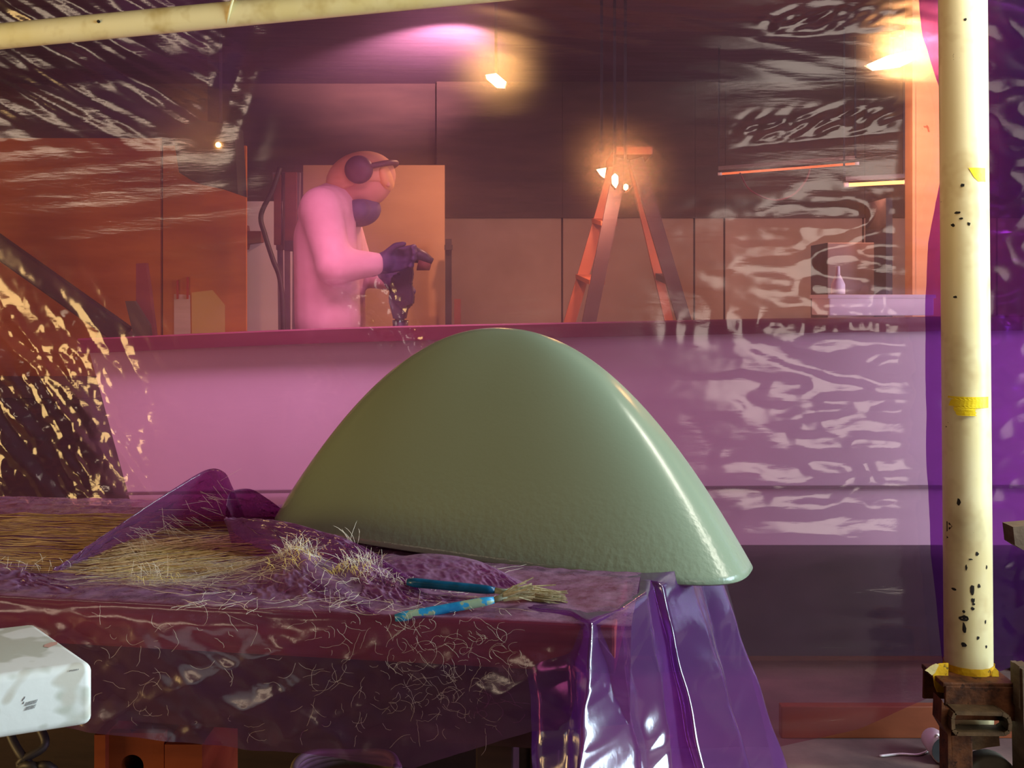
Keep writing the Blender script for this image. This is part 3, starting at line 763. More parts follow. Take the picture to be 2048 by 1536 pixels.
fold([(452, 1010, 1.83), (462, 984, 1.86), (500, 978, 1.90), (536, 998, 1.93), (566, 1020, 1.95)], [(452, 1042), (470, 1044), (500, 1042), (535, 1042), (560, 1046)], 75, .07, 90, .006)
fold([(448, 1040, 1.72), (500, 1038, 1.72), (570, 1044, 1.70), (640, 1062, 1.66), (700, 1082, 1.63), (745, 1106, 1.60), (800, 1148, 1.55), (840, 1184, 1.50)],
     [(470, 1072), (515, 1100), (580, 1122), (650, 1138), (710, 1152), (755, 1168), (805, 1186), (842, 1196)], 79, .05, 170, .007, .010)
fold([(776, 1118, 1.60), (850, 1107, 1.60), (930, 1115, 1.585), (985, 1134, 1.56), (1044, 1176, 1.51)], [(800, 1178), (880, 1180), (950, 1182), (1000, 1184), (1050, 1190)], 83, .04, 120, .002, .006)
fold([(420, 1156, 1.57), (500, 1136, 1.575), (552, 1118, 1.57), (590, 1098, 1.565), (632, 1140, 1.52), (690, 1188, 1.46), (748, 1226, 1.415)],
     [(400, 1196), (480, 1200), (540, 1204), (592, 1208), (642, 1212), (700, 1218), (752, 1230)], 87, .035, 150, .004)
fold([(640, 1176, 1.51), (690, 1150, 1.52), (722, 1122, 1.535), (768, 1138, 1.52), (806, 1166, 1.49), (860, 1184, 1.475), (930, 1196, 1.46)],
     [(700, 1200), (730, 1206), (762, 1210), (800, 1212), (830, 1214), (880, 1216), (940, 1214)], 91, .035, 140, .004)
fold([(-120, 1140, 1.60), (20, 1132, 1.61), (80, 1142, 1.60), (160, 1164, 1.56), (280, 1178, 1.535), (380, 1170, 1.54), (450, 1158, 1.555)],
     [(-120, 1180), (20, 1180), (80, 1184), (160, 1188), (280, 1192), (380, 1194), (450, 1194)], 95, .03, 170, .005)

# ---- loose glass fibre
def surf_pt(X, Y):
    return TZ + 0.002 + float(sheet_h(np.array([X]), np.array([Y]))[0])
lines_t, lines_p, lines_y, lines_k = [], [], [], []
def ground(px, py):
    d = (EYE - TZ - 0.01) * F / (py - HORIZON); return (px - 1024) * d / F, d
def lay(lines, px, py, length, ang, wob, lift, n=14, cut=9.0):
    x, y = ground(px, py); pts = []
    a = ang
    xs = []; ys = []
    for i in range(n):
        xs.append(x); ys.append(y)
        x += math.cos(a) * length / n; y += math.sin(a) * length / n; a += random.gauss(0, wob)
    hh = sheet_h(np.array(xs), np.array(ys)); zz = TZ + 0.002 + hh + lift
    over = np.nonzero(hh > cut)[0]
    if len(over):
        k = over[0]
        if k < 4: return
        xs, ys, zz = xs[:k], ys[:k], zz[:k]
    lines.append(np.stack([xs, ys, zz], -1))
for i in range(230):     # combed bundles along the left of the table
    lay(lines_t, random.uniform(-260, 330), random.uniform(1024, 1135), random.uniform(.2, .42), random.gauss(-0.10, .05), .03, random.uniform(.001, .004), 18, .022)
for i in range(105):
    lay(lines_t, random.uniform(150, 330), random.uniform(1095, 1150), random.uniform(.12, .22), random.gauss(0.62, .10), .03, random.uniform(.001, .004), 14, .045)
for i in range(60):
    lay(lines_y, random.uniform(160, 400), random.uniform(1100, 1165), random.uniform(.08, .16), random.gauss(0.45, .15), .05, random.uniform(.001, .006))
for i in range(130):
    lay(lines_p, random.uniform(100, 470), random.uniform(1120, 1172), random.uniform(.08, .2), random.gauss(0.0, .25), .08, random.uniform(.001, .008))
for i in range(70):      # fuzz on the big fold
    t_u = random.uniform(.25, .95); v_ = random.uniform(0.0, .5); y_ = np.interp(t_u, [0, 1], [1110, 950]); x_ = np.interp(t_u, [0, 1], [150, 440])
    q_ = site(x_ + random.uniform(0, 25), y_ + v_ * 90, np.interp(t_u, [0, 1], [1.61, 1.835]) - .012 - .09 * v_)
    dr = np.array([random.gauss(.6, .3), random.gauss(0, .15), random.gauss(-.35, .3)]); dr *= random.uniform(.015, .05) / np.linalg.norm(dr)
    lines_k.append(np.array([np.array(q_) + dr * t for t in np.linspace(0, 1, 5)]))
for i in range(260):     # fuzz lying over the folds
    lay(lines_p, random.uniform(380, 1000), random.uniform(1110, 1215), random.uniform(.03, .09), random.uniform(0, 6.3), .35, random.uniform(.0008, .004), 9)
def tuft(px, py, d, n, spread, length, lines, up=1.0):
    c = site(px, py, d); zc_ = c.z = max(c.z, surf_pt(c.x, c.y))
    for i in range(n):
        a = random.uniform(0, 6.3); r = random.random() ** .5 * spread
        p = np.array([c.x + r * math.cos(a), c.y + r * .5 * math.sin(a), 0]); p[2] = max(surf_pt(p[0], p[1]), zc_ - r * .75)
        dr = np.array([random.gauss(0, .55), random.gauss(0, .3), abs(random.gauss(up, .45))]); dr /= np.linalg.norm(dr)
        ln = length * random.uniform(.35, 1.1); cv = np.array([random.gauss(0, .25), random.gauss(0, .2), -.25])
        lines.append(np.array([p + dr * ln * t + cv * ln * t * t for t in np.linspace(0, 1, 6)]))
tuft(592, 1102, 1.56, 90, .03, .035, lines_p); tuft(585, 1110, 1.54, 60, .045, .02, lines_y)
tuft(722, 1124, 1.53, 80, .03, .034, lines_p); tuft(704, 1086, 1.625, 8, .008, .05, lines_p, 1.6); tuft(700, 1135, 1.51, 60, .03, .018, lines_y)
tuft(770, 1150, 1.49, 90, .04, .022, lines_p, .7); tuft(300, 1145, 1.55, 26, .03, .04, lines_p); tuft(320, 1160, 1.53, 40, .04, .018, lines_y, .5)
tuft(450, 1135, 1.57, 40, .04, .02, lines_p, .5); tuft(60, 1130, 1.60, 24, .06, .025, lines_p); tuft(830, 1175, 1.49, 26, .03, .02, lines_p, .4)
# fibres stuck to the hanging front
def skirt_pt(px, py):
    # ray in plan onto the skirt plane, 3 cm ahead of the table edge
    nx, ny = E2.x, E2.y
    dirx = (px - 1024) / F
    o = C0 - E2 * 0.032
    d = (o.x * nx + o.y * ny) / (dirx * nx + ny)
    return np.array(site(px, py, d))
for i in range(330):
    w = random.random()
    px = random.uniform(200, 1060) if w < .45 else random.gauss(900, 110)
    if px > 1050 or px < 195: continue
    py = random.uniform(1225, 1480) if w < .45 else random.gauss(1350, 80)
    hem = np.interp(px, [190, 500, 840, 1070], [1452, 1492, 1525, 1456])
    if py < 1215 or py > hem - 8: continue
    a = random.uniform(0, 6.3); ln = random.uniform(10, 70); pts = []; cu = random.gauss(0, .18)
    for k in range(10):
        pts.append(skirt_pt(px, py) + np.array([0, random.uniform(-.001, .001), 0])); px += math.cos(a) * ln / 10; py += math.sin(a) * ln / 10; a += cu + random.gauss(0, .25)
    lines_k.append(np.array(pts))
fib = strands('glass_fibre_strands', lines_p, 0.00022, 'strand_pale')
tag(fib, 'loose pale glass fibre strands scattered over the purple drop sheet', 'fibre strands', kind='stuff')
f4 = strands('glass_fibre_cobweb', lines_k, 0.00012, 'strand_pale')
tag(f4, 'fine cobweb of glass fibres stuck to the hanging front of the drop sheet', 'fibre strands', kind='stuff')
f2 = strands('glass_fibre_bundle', lines_t, 0.0007, 'strand_tan')
tag(f2, 'combed tan glass fibre bundle lying along the left end of the table', 'fibre strands', kind='stuff')
f3 = strands('glass_fibre_tufts', lines_y, 0.0004, 'strand_yellow')
tag(f3, 'yellowish matted glass fibre tufts on the crests of the sheet folds', 'fibre strands', kind='stuff')

# ================================================================== dome
def dome():
    cx, cy, yaw, A, B, Hh, e, sx, sy, tilt, nn, zo = -0.0176, 1.7999, -0.3675, 0.4039, 0.1481, 0.3393, 0.4786, -0.0613, 0.1328, 0.0480, 2.9418, 0.7590
    nt_, na = 70, 160
    tt = (np.linspace(0, 1, nt_)) ** 1.7; tt[0] = 1e-5
    th = np.linspace(0, 2 * np.pi, na, endpoint=True)
    T, TH = np.meshgrid(tt, th, indexing='ij')
    c = np.sign(np.cos(TH)) * abs(np.cos(TH)) ** (2 / nn); s = np.sign(np.sin(TH)) * abs(np.sin(TH)) ** (2 / nn)
    lu = A * T ** e * c + sx * (1 - T); lv = B * T ** e * s + sy * (1 - T); z = Hh * (1 - T)
    P = np.stack([lu, lv, z], -1)
    me = grid_mesh('nose_dome', P)
    bm = bmesh.new(); bm.from_mesh(me); bmesh.ops.remove_doubles(bm, verts=bm.verts[:], dist=1e-5)
    bmesh.ops.recalc_face_normals(bm, faces=bm.faces[:])
    if sum(f.normal.z for f in bm.faces) < 0: bmesh.ops.reverse_faces(bm, faces=bm.faces[:])
    bm.to_mesh(me); bm.free()
    o = link('nose_dome', me, 'dome', None, True)
    o.location = (cx, cy, zo); o.rotation_euler = Matrix.Rotation(yaw, 4, 'Z').__matmul__(Matrix.Rotation(tilt, 4, 'Y')).to_euler()
    md = o.modifiers.new('shell', 'SOLIDIFY'); md.thickness = 0.006; md.offset = -1
    return o
tag(dome(), 'large smooth grey green fibreglass dome resting on the draped table', 'dome')

# ================================================================== brushes
def brush(name, h0, h1, hd, tip, hmat, label, wide):
    """h0..h1 handle, then ferrule and bristle head to tip"""
    t = thing(name, label, 'brush', h0)
    pts = [h0.lerp(h1, k / 12) for k in range(13)]
    rs = [0.0045, 0.0062, 0.0064, 0.0062, 0.006, 0.006, 0.006, 0.006, 0.006, 0.006, 0.006, 0.0056, 0.0042]
    mk('handle', bm_tube(pts, rs, 14), hmat, t, True)
    mk('ferrule', bm_tube([h1, h1.lerp(hd, .5), hd], [0.004, 0.004, 0.0055], 12), 'ferrule', t, True)
    bm = bmesh.new(); d = (tip - hd); ln = d.length; dn = d.normalized(); sx_ = dn.cross(Vector((0, 0, 1))).normalized()
    rr = random.Random(len(label))
    for i in range(70):
        a = rr.uniform(-1, 1); b = rr.uniform(-1, 1)
        p = hd + sx_ * a * wide * .45 + Vector((0, 0, b * .004)) - dn * .004
        e = hd + dn * ln * rr.uniform(.75, 1.06) + sx_ * (a * wide + rr.gauss(0, .002)) + Vector((0, 0, b * .008 + rr.gauss(0, .0025)))
        m_ = p.lerp(e, .5) + Vector((rr.gauss(0, .001), rr.gauss(0, .001), rr.gauss(.001, .0015)))
        tube(bm, [p, m_, e], [.0014, .0013, .0007], 4)
    mk('bristles', bm, 'bristle', t)
    return t
brush('paint_brush', site(790, 1236, 1.385), site(988, 1200, 1.40), site(1012, 1192, 1.405), site(1066, 1180, 1.41), 'blue', 'bright blue handled brush with stiff resin bristles lying over the other brush', .010)
brush('paint_brush', site(815, 1164, 1.47), site(990, 1181, 1.445), site(1020, 1186, 1.44), site(1130, 1195, 1.43), 'blue_dark', 'dark blue handled brush lying behind and under the bright one', .007)

# ================================================================== white slab front left
A_, B_, C_, D_ = Vector((-.441, 1.159, 0)), Vector((-.841, .964, 0)), Vector((-.565, 1.303, 0)), Vector((-.965, 1.108, 0))
zt_, zb_ = 0.768, 0.702
bm = bmesh.new()
poly = [A_, B_, D_, C_]
v0 = [bm.verts.new((p.x, p.y, zt_)) for p in poly]; v1 = [bm.verts.new((p.x, p.y, zb_)) for p in poly]
bm.faces.new(v0); bm.faces.new(v1[::-1])
for i in range(4): bm.faces.new((v0[i], v1[i], v1[(i + 1) % 4], v0[(i + 1) % 4]))
bmesh.ops.recalc_face_normals(bm, faces=bm.faces[:])
bmesh.ops.bevel(bm, geom=bm.edges[:], offset=0.009, segments=4, affect='EDGES', profile=0.5)
slab = thing('foam_slab', 'white filler coated slab with sanded patches jutting in at the lower left', 'slab', (-.6, 1.1, zb_))
mk('slab_body', bm, 'foam', slab, True)
fn = Vector((A_.y - B_.y, -(A_.x - B_.x), 0)).normalized()
if fn.y > 0: fn = -fn
ex = (A_ - B_).normalized()
def on_face(px, py):
    o = A_; dirx = (px - 1024) / F
    d = (o.x * fn.x + o.y * fn.y) / (dirx * fn.x + fn.y)
    return site(px, py, d)
bm = bmesh.new()
for i in range(15):      # pencil hatching and scuffs on the front
    x = 50 + (i % 8) * 3.0; y = 1412 + (i // 8) * 9 - (i % 8) * 0.8
    p = on_face(x, y) + fn * .0006; q = on_face(x + 4, y - 8) + fn * .0006
    tube(bm, [p, q], .00022, 4)
for i in range(6):
    p = on_face(139 + i * 3.2, 1343 - i * .5) + fn * .0004; q = on_face(141 + i * 3.2, 1340 - i * .5) + fn * .0004; tube(bm, [p, q], .0003, 4)
for (x, y) in ((45, 1402), (48, 1398), (46, 1408)):
    tube(bm, [on_face(x, y) + fn * .0005, on_face(x + 2, y - 5) + fn * .0005], .0003, 4)
tag(mk('pencil_marks', bm, 'ink', slab), kind='stuff')
bm = bmesh.new()
for (sa, sb, sc) in ((.46, .13, .02), (.50, .16, .014)):
    pass
cst = A_.lerp(C_, .42) + Vector((-0.006, 0, zt_ + .0004))
vs = [bm.verts.new(cst + Vector((-.012 + .006 * math.cos(a) * random.uniform(.6, 1.2), .012 * math.sin(a) * random.uniform(.6, 1.1), 0))) for a in np.linspace(0, 6.283, 12)[:-1]]
bm.faces.new(vs); mk('red_stain', bm, 'red_stain', slab)
# its trestle
tr = thing('trestle', 'dark trestle in the shadow under the white slab', 'trestle', (-.62, 1.12, 0))
mk('top_rail', bm_box((-.72, 1.12, zb_ - .025), (.36, .05, .05), None, .003), 'table_dark', tr)
for (x, y, dx, dy) in ((-.60, 1.10, .05, -.12), (-.60, 1.14, .05, .12), (-.84, 1.10, -.05, -.12), (-.84, 1.14, -.05, .12)):
    bm = bmesh.new(); bar(bm, (x, y, zb_ - .04), (x + dx, y + dy, 0), .035, .035); mk('leg', bm, 'hose', tr)

# ================================================================== under the table
cr = thing('wooden_crate', 'orange wooden crate with a round hand hole under the table', 'crate', site(290, 1600, 1.62))
d = 1.62
fl_, fr_ = site(218, 1466, d), site(328, 1474, d)
bm = bmesh.new()
# front board with a real hole
w = (fr_.x - fl_.x); zt2 = fl_.z; zc = zt2 - 0.045; hc_ = Vector((fl_.x + w * .42, d, zc - .004)); rh = 0.017
outer = []
nseg = 32
x0, x1, z0_, z1_ = fl_.x, fr_.x, 0.20, zt2
ring_i = [(hc_.x + rh * math.cos(2 * math.pi * k / nseg), hc_.z + rh * math.sin(2 * math.pi * k / nseg)) for k in range(nseg)]
def rect_pt(a):
    c, s = math.cos(a), math.sin(a); t = 1e9
    if c > 1e-6: t = min(t, (x1 - hc_.x) / c)
    if c < -1e-6: t = min(t, (x0 - hc_.x) / c)
    if s > 1e-6: t = min(t, (z1_ - hc_.z) / s)
    if s < -1e-6: t = min(t, (z0_ - hc_.z) / s)
    return (hc_.x + c * t, hc_.z + s * t)
angs = sorted([2 * math.pi * k / nseg for k in range(nseg)] + [math.atan2(zz - hc_.z, xx - hc_.x) % (2 * math.pi) for xx in (x0, x1) for zz in (z0_, z1_)])
for y in (d, d + .016):
    pass
def ringv(y, fn_): return [bm.verts.new((fn_(a)[0], y, fn_(a)[1])) for a in angs]
inn = lambda a: (hc_.x + rh * math.cos(a), hc_.z + rh * math.sin(a))
o1, i1, o2, i2 = ringv(d, rect_pt), ringv(d, inn), ringv(d + .016, rect_pt), ringv(d + .016, inn)
for k in range(len(angs)):
    j = (k + 1) % len(angs)
    bm.faces.new((o1[k], o1[j], i1[j], i1[k])); bm.faces.new((o2[j], o2[k], i2[k], i2[j]))
    bm.faces.new((i1[k], i1[j], i2[j], i2[k])); bm.faces.new((o1[j], o1[k], o2[k], o2[j]))
mk('front_board', bm, 'crate', cr)
bm = bmesh.new(); box(bm, (x0 - .008, d + .1, (z0_ + z1_) / 2 + .003), (.016, .23, z1_ - z0_)); mk('side_board', bm, 'crate', cr)
bm = bmesh.new(); box(bm, (x1 + .03, d + .1, (z0_ + z1_) / 2 - .005), (.055, .21, z1_ - z0_ - .02)); mk('side_board', bm, 'crate', cr)
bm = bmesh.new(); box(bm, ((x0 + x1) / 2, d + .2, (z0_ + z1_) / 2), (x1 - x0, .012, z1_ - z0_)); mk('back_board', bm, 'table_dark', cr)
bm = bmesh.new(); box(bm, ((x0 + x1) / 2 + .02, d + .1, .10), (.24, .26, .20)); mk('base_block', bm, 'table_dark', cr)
hz = thing('coiled_hose', 'grey coiled hose lying under the hem of the drop sheet', 'hose', site(690, 1560, 1.62))
for k in range(4):
    c = site(690, 1534 + k * 9, 1.62); pts = [c + Vector((.075 * (1 + .04 * k) * math.cos(a), .06 * math.sin(a), .004 * math.sin(3 * a + k))) for a in np.linspace(0, 6.283, 40)]
    mk('coil', bm_tube(pts, .006, 8), 'hose', hz, True)
mk('support_block', bm_box(site(690, 1590, 1.62) + Vector((0, 0, -.2)), (.1, .1, .42)), 'table_dark', hz)
bd = bmesh.new(); bar(bd, site(500, 1500, 1.9), site(560, 1640, 1.85), .03, .03); bar(bd, site(560, 1500, 1.9), site(500, 1640, 1.9), .03, .03)
for k, (xx, yy) in enumerate(((30, 60), (90, 40))):
    cb = spline([site(xx - 20, 1440, 1.5), site(xx, 1490, 1.48), site(yy, 1530, 1.47), site(yy + 60, 1580, 1.5), g(xx + 90, 1900)], 26)
    tag(mk('loose_cable', bm_tube(cb, .006, 8), 'cable', None, True), ['dark cable hanging down under the white slab, the left one', 'dark cable hanging down under the white slab beside the crate'][k], 'cable')
bd.free()

# ================================================================== behind the curtain: long white hull
d = 3.3
hull = thing('white_hull', 'long white hull with a dark red top rail standing behind the plastic curtain', 'hull', (0.3, 3.5, 0))
def hull_curve(ys, xs): return ys
top = [site(175, 690, d), site(700, 668, d), site(1300, 655, d), site(1700, 648, d), site(2500, 640, d)]
bot = [site(285, 1092, d), site(700, 1092, d), site(1300, 1090, d), site(1700, 1090, d), site(2500, 1090, d)]
bm = bmesh.new(); tp = spline(top, 40); bt = spline(bot, 40)
f0 = [bm.verts.new(p) for p in tp]; f1 = [bm.verts.new(p) for p in bt]
fm = [bm.verts.new(a.lerp(b, .5)) for a, b in zip(tp, bt)]
b0 = [bm.verts.new(p + Vector((0, .42, 0))) for p in tp]; b1 = [bm.verts.new(p + Vector((0, .42, 0))) for p in bt]
for i in range(39):
    bm.faces.new((f0[i], fm[i], fm[i + 1], f0[i + 1])); bm.faces.new((fm[i], f1[i], f1[i + 1], fm[i + 1]))
    bm.faces.new((b0[i], b0[i + 1], b1[i + 1], b1[i])); bm.faces.new((f0[i], f0[i + 1], b0[i + 1], b0[i])); bm.faces.new((f1[i], b1[i], b1[i + 1], f1[i + 1]))
bm.faces.new((f0[0], b0[0], b1[0], f1[0], fm[0])); bm.faces.new((f0[-1], fm[-1], f1[-1], b1[-1], b0[-1]))
bmesh.ops.recalc_face_normals(bm, faces=bm.faces[:])
mk('hull_body', bm, 'hull', hull)
bm = bmesh.new()
st_ = []
for i, p in enumerate(tp):
    x_ = -.02 if i == 0 else 0
    st_.append([bm.verts.new(p + Vector((x_, a_, b_))) for a_, b_ in ((-.027, -.024), (-.027, .016), (-.022, .020), (.004, .020), (.004, -.024))])
for a_, b_ in zip(st_[:-1], st_[1:]):
    for k in range(5): bm.faces.new((a_[k], a_[(k + 1) % 5], b_[(k + 1) % 5], b_[k]))
bm.faces.new(st_[0]); bm.faces.new(st_[-1][::-1]); bmesh.ops.recalc_face_normals(bm, faces=bm.faces[:])
mk('top_rail', bm, 'rail', hull)
bm = bmesh.new()
sm = [a.lerp(b, .735) + Vector((0, -.012, 0)) for a, b in zip(tp, bt)]
for i in range(39): bar(bm, sm[i], sm[i + 1], .012, .009)
mk('seam_strip', bm, 'grey_metal', hull)
mk('under_hull_shade', bm_box((.9, 3.42, .235), (3.9, .04, .37)), 'black', hull)  # black panel added to stand in for the shade beneath the hull
for x in (-.6, .5, 1.6):
    mk('cradle', bm_box((x, 3.55, .21), (.1, .3, .42)), 'table_dark', hull)

bn = thing('low_bench', 'low dark brown bench left of the white hull end', 'bench', (-1.9, 4.4, 0))
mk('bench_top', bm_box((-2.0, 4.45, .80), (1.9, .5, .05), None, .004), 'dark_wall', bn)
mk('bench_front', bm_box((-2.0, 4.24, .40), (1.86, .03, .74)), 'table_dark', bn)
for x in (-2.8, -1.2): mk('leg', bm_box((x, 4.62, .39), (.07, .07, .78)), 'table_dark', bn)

# white box and bottle standing on the hull
bx = thing('white_carton', 'white carton standing on the red rail near the cream pole', 'box', site(1760, 650, 3.45))
p, q = site(1658, 648, 3.42), site(1868, 602, 3.42); p.z += .026; q.z += .012
mk('carton_body', bm_box(((p.x + q.x) / 2, 3.52, (p.z + q.z) / 2), (q.x - p.x, .2, abs(q.z - p.z)), None, .004), 'white', bx)
mk('carton_lid', bm_box(((p.x + q.x) / 2, 3.52, q.z + .002), (q.x - p.x + .01, .21, .012), None, .003), 'white', bx)
bo = thing('spray_bottle', 'slim white bottle with a narrow neck standing on the white carton', 'bottle', site(1676, 602, 3.45))
b0_ = site(1676, 602, 3.47); b0_.z += .022
mk('bottle_body', bm_tube([b0_, b0_ + Vector((0, 0, .03)), b0_ + Vector((0, 0, .045)), b0_ + Vector((0, 0, .06))], [.022, .022, .015, .008], 16), 'white', bo, True)
mk('nozzle', bm_tube([b0_ + Vector((0, 0, .06)), b0_ + Vector((0, 0, .088))], [.007, .006], 12), 'white', bo, True)

# ================================================================== plywood, boards, shelves behind
for (xa, xb, lab) in ((-260, 318, 'wide orange plywood sheet leaning at the far left behind the curtain'), (323, 490, 'narrower orange plywood sheet right of the dark seam behind the curtain')):
    a, b = site(xa, 275 if xa < 0 else 290, 4.9), site(xb, 275, 4.9)
    bm = bm_box(((a.x + b.x) / 2, 4.93, a.z / 2), (b.x - a.x, .02, a.z)); tag(mk('plywood_sheet', bm, 'plywood'), lab, 'plywood')
bm = bmesh.new()
prism(bm, [site(x, y, 4.7) for x, y in ((345, 262), (395, 240), (468, 250), (476, 388), (430, 372), (385, 362), (358, 345))], (0, .16, 0))
hg = thing('hanging_cabinet', 'dark green angular cabinet mounted high over the orange plywood', 'cabinet', site(410, 380, 4.75))
mk('cabinet_body', bm, 'dark_green', hg)
mk('indicator_lamp', bm_tube([site(437, 290, 4.7) + Vector((0, -.008, 0)), site(437, 290, 4.7)], .010, 10), 'spark', hg)
mk('hanger', bm_box((site(430, 240, 4.78).x, 4.78, (site(430, 250, 4.78).z + H) / 2), (.05, .05, H - site(430, 250, 4.78).z)), 'black', hg)
a, b = site(492, 265, 5.0), site(604, 265, 5.0)
tag(mk('grey_board', bm_box(((a.x + b.x) / 2, 5.03, .80), (b.x - a.x, .03, 1.60)), 'grey_wall'), 'pale grey wall board standing behind the tall folded stand', 'panel')
a, b = site(606, 300, 5.2), site(889, 330, 5.2)
tag(mk('tan_panel', bm_box(((a.x + b.x) / 2, 5.22, b.z / 2), (b.x - a.x, .03, b.z)), 'tan_board'), 'large tan board standing behind the bent over person', 'panel')
bm = bmesh.new(); bar(bm, site(897, 478, 5.1), site(897, 1105, 5.1), .028, .03, up=(0, 1, 0))
bar(bm, site(897, 490, 5.08), site(897, 500, 5.08), .036, .036, up=(0, 1, 0))
tag(mk('dark_post', bm, 'black'), 'thin dark post standing along the right edge of the tan board', 'post')
bm = bmesh.new(); bar(bm, site(915, 598, 5.1), site(915, 1105, 5.1), .03, .03, up=(0, 1, 0))
tag(mk('short_stick', bm, 'offcut'), 'short reddish stick standing right of the thin dark post', 'stick')
# tall folded stand
sd = thing('folded_stand', 'tall narrow folded wooden stand left of the bent over person', 'stand', site(572, 1100, 4.8))
for (x0_, x1_) in ((553, 568), (572, 577), (594, 588)):
    bm = bmesh.new(); bar(bm, site(x0_, 345, 4.8), site((x0_ + x1_) / 2, 500, 4.8), .03, .025, up=(0, 1, 0)); bar(bm, site((x0_ + x1_) / 2, 500, 4.8), site(x1_, 1125, 4.8), .022, .02, up=(0, 1, 0)); mk('leg', bm, 'grey_metal', sd)
bm = bmesh.new(); bar(bm, site(556, 350, 4.79), site(556, 490, 4.79), .03, .03, up=(0, 1, 0)); bar(bm, site(583, 345, 4.79), site(583, 490, 4.79), .05, .03, up=(0, 1, 0)); mk('wooden_head', bm, 'offcut', sd)
mk('collar', bm_box(site(584, 492, 4.77), (.055, .05, .045)), 'black', sd)
hp = spline([site(560, 335, 4.75), site(545, 380, 4.75), site(522, 430, 4.75), site(530, 470, 4.75), site(546, 520, 4.75), site(560, 560, 4.75), site(566, 640, 4.75), site(566, 900, 4.75)], 40)
tag(mk('bent_hose', bm_tube(hp, .011, 8), 'cable', None, True), 'dark bent hose hanging beside the tall folded stand', 'hose')
bm = bmesh.new(); prism(bm, [site(x, y, 4.95) for x, y in ((486, 450), (492, 450), (494, 462), (522, 462), (522, 484), (494, 488), (492, 498), (486, 498))], (0, .06, 0))
tag(mk('wall_bracket', bm, 'offcut'), 'small reddish bracket fixed on the pale grey wall board', 'bracket')
# black plank, offcuts, papers
bm = bmesh.new(); bar(bm, site(-260, 310, 3.95), site(250, 672, 3.95), .05, .075, bevel=.006)
bar(bm, site(-260, 310, 3.97), site(-260, 1230, 3.97), .05, .05, up=(0, 1, 0))
tag(mk('black_beam', bm, 'black'), 'thick black slanting beam at the left behind the curtain', 'beam')
bm = bmesh.new(); prism(bm, [site(x, y, 3.95) for x, y in ((185, 690), (205, 640), (222, 632), (262, 672), (290, 690), (200, 700))], (0, .06, 0)); tag(mk('beam_shoe', bm, 'grey_metal'), 'grey wedge shoe under the foot of the black slanting beam', 'wedge')
bm = bmesh.new(); prism(bm, [site(x, y, 3.9) for x, y in ((272, 527), (291, 526), (299, 580), (316, 720), (276, 720), (272, 600))], (0, .03, 0)); tag(mk('tapered_offcut', bm, 'offcut'), 'tall reddish tapered wood offcut standing by the black beam', 'offcut')
bm = bmesh.new(); prism(bm, [site(x, y, 3.85) for x, y in ((250, 602), (268, 602), (298, 650), (306, 720), (276, 720), (262, 650))], (0, .025, 0)); tag(mk('tapered_offcut', bm, 'dark_green'), 'short dark tapered offcut in front of the reddish one', 'offcut')
def paper(pts, d, mat, lab, name):
    bm = bmesh.new(); prism(bm, [site(x, y, d) for x, y in pts], (0, .0015, 0)); return tag(mk(name, bm, mat), lab, 'paper')
ppr = paper(((348, 588), (380, 590), (382, 720), (348, 720)), 4.9165, 'paper', 'white paper sheet pinned by two red clips on the orange plywood', 'paper_sheet')
for x in (355, 375):
    bm = bmesh.new(); bar(bm, site(x, 560 if x < 360 else 554, 4.91), site(x, 598, 4.91), .008, .008, up=(0, 1, 0)); mk('clip', bm, 'red', ppr)
paper(((383, 585), (425, 580), (450, 610), (450, 720), (384, 720)), 4.9165, 'ypaper', 'yellow paper sheet beside the white one on the plywood', 'paper_sheet')
bm = bmesh.new(); ell(bm, site(455, 688, 3.9), (.05, .06, .045)); ell(bm, site(440, 690, 3.88), (.04, .05, .035)); ell(bm, site(470, 690, 3.92), (.035, .05, .03))
bm.free()

# right hand post, frame and cable
bm = bmesh.new(); bar(bm, site(1848, -20, 4.6), site(1848, 1150, 4.6), .13, .08, up=(0, 1, 0)); bar(bm, site(1826, -20, 4.55), site(1826, 1160, 4.55), .012, .02, up=(0, 1, 0))
tag(mk('wooden_post', bm, 'post'), 'pale orange lit post standing behind the curtain beside the cream pole', 'post')
wf = thing('grey_cabinet', 'grey cabinet with a dark side behind the white carton', 'cabinet', site(1700, 900, 5.3))
p, q = site(1655, 485, 5.3), site(1752, 1070, 5.3)
mk('cabinet_body', bm_box(((p.x + q.x) / 2, 5.45, p.z / 2), (q.x - p.x, .3, p.z), None, .005), 'grey_metal', wf)
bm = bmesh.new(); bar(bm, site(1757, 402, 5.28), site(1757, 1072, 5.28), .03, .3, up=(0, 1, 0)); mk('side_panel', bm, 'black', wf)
hp = spline([site(1622, 331, 5.48), site(1612, 360, 5.46), site(1585, 390, 5.46), site(1545, 400, 5.46), site(1500, 380, 5.5), site(1480, 346, 5.56)], 20)
tag(mk('thin_cable', bm_tube(hp, .004, 6), 'rail', None, True), 'thin red cable sagging below the orange tube light', 'cable')

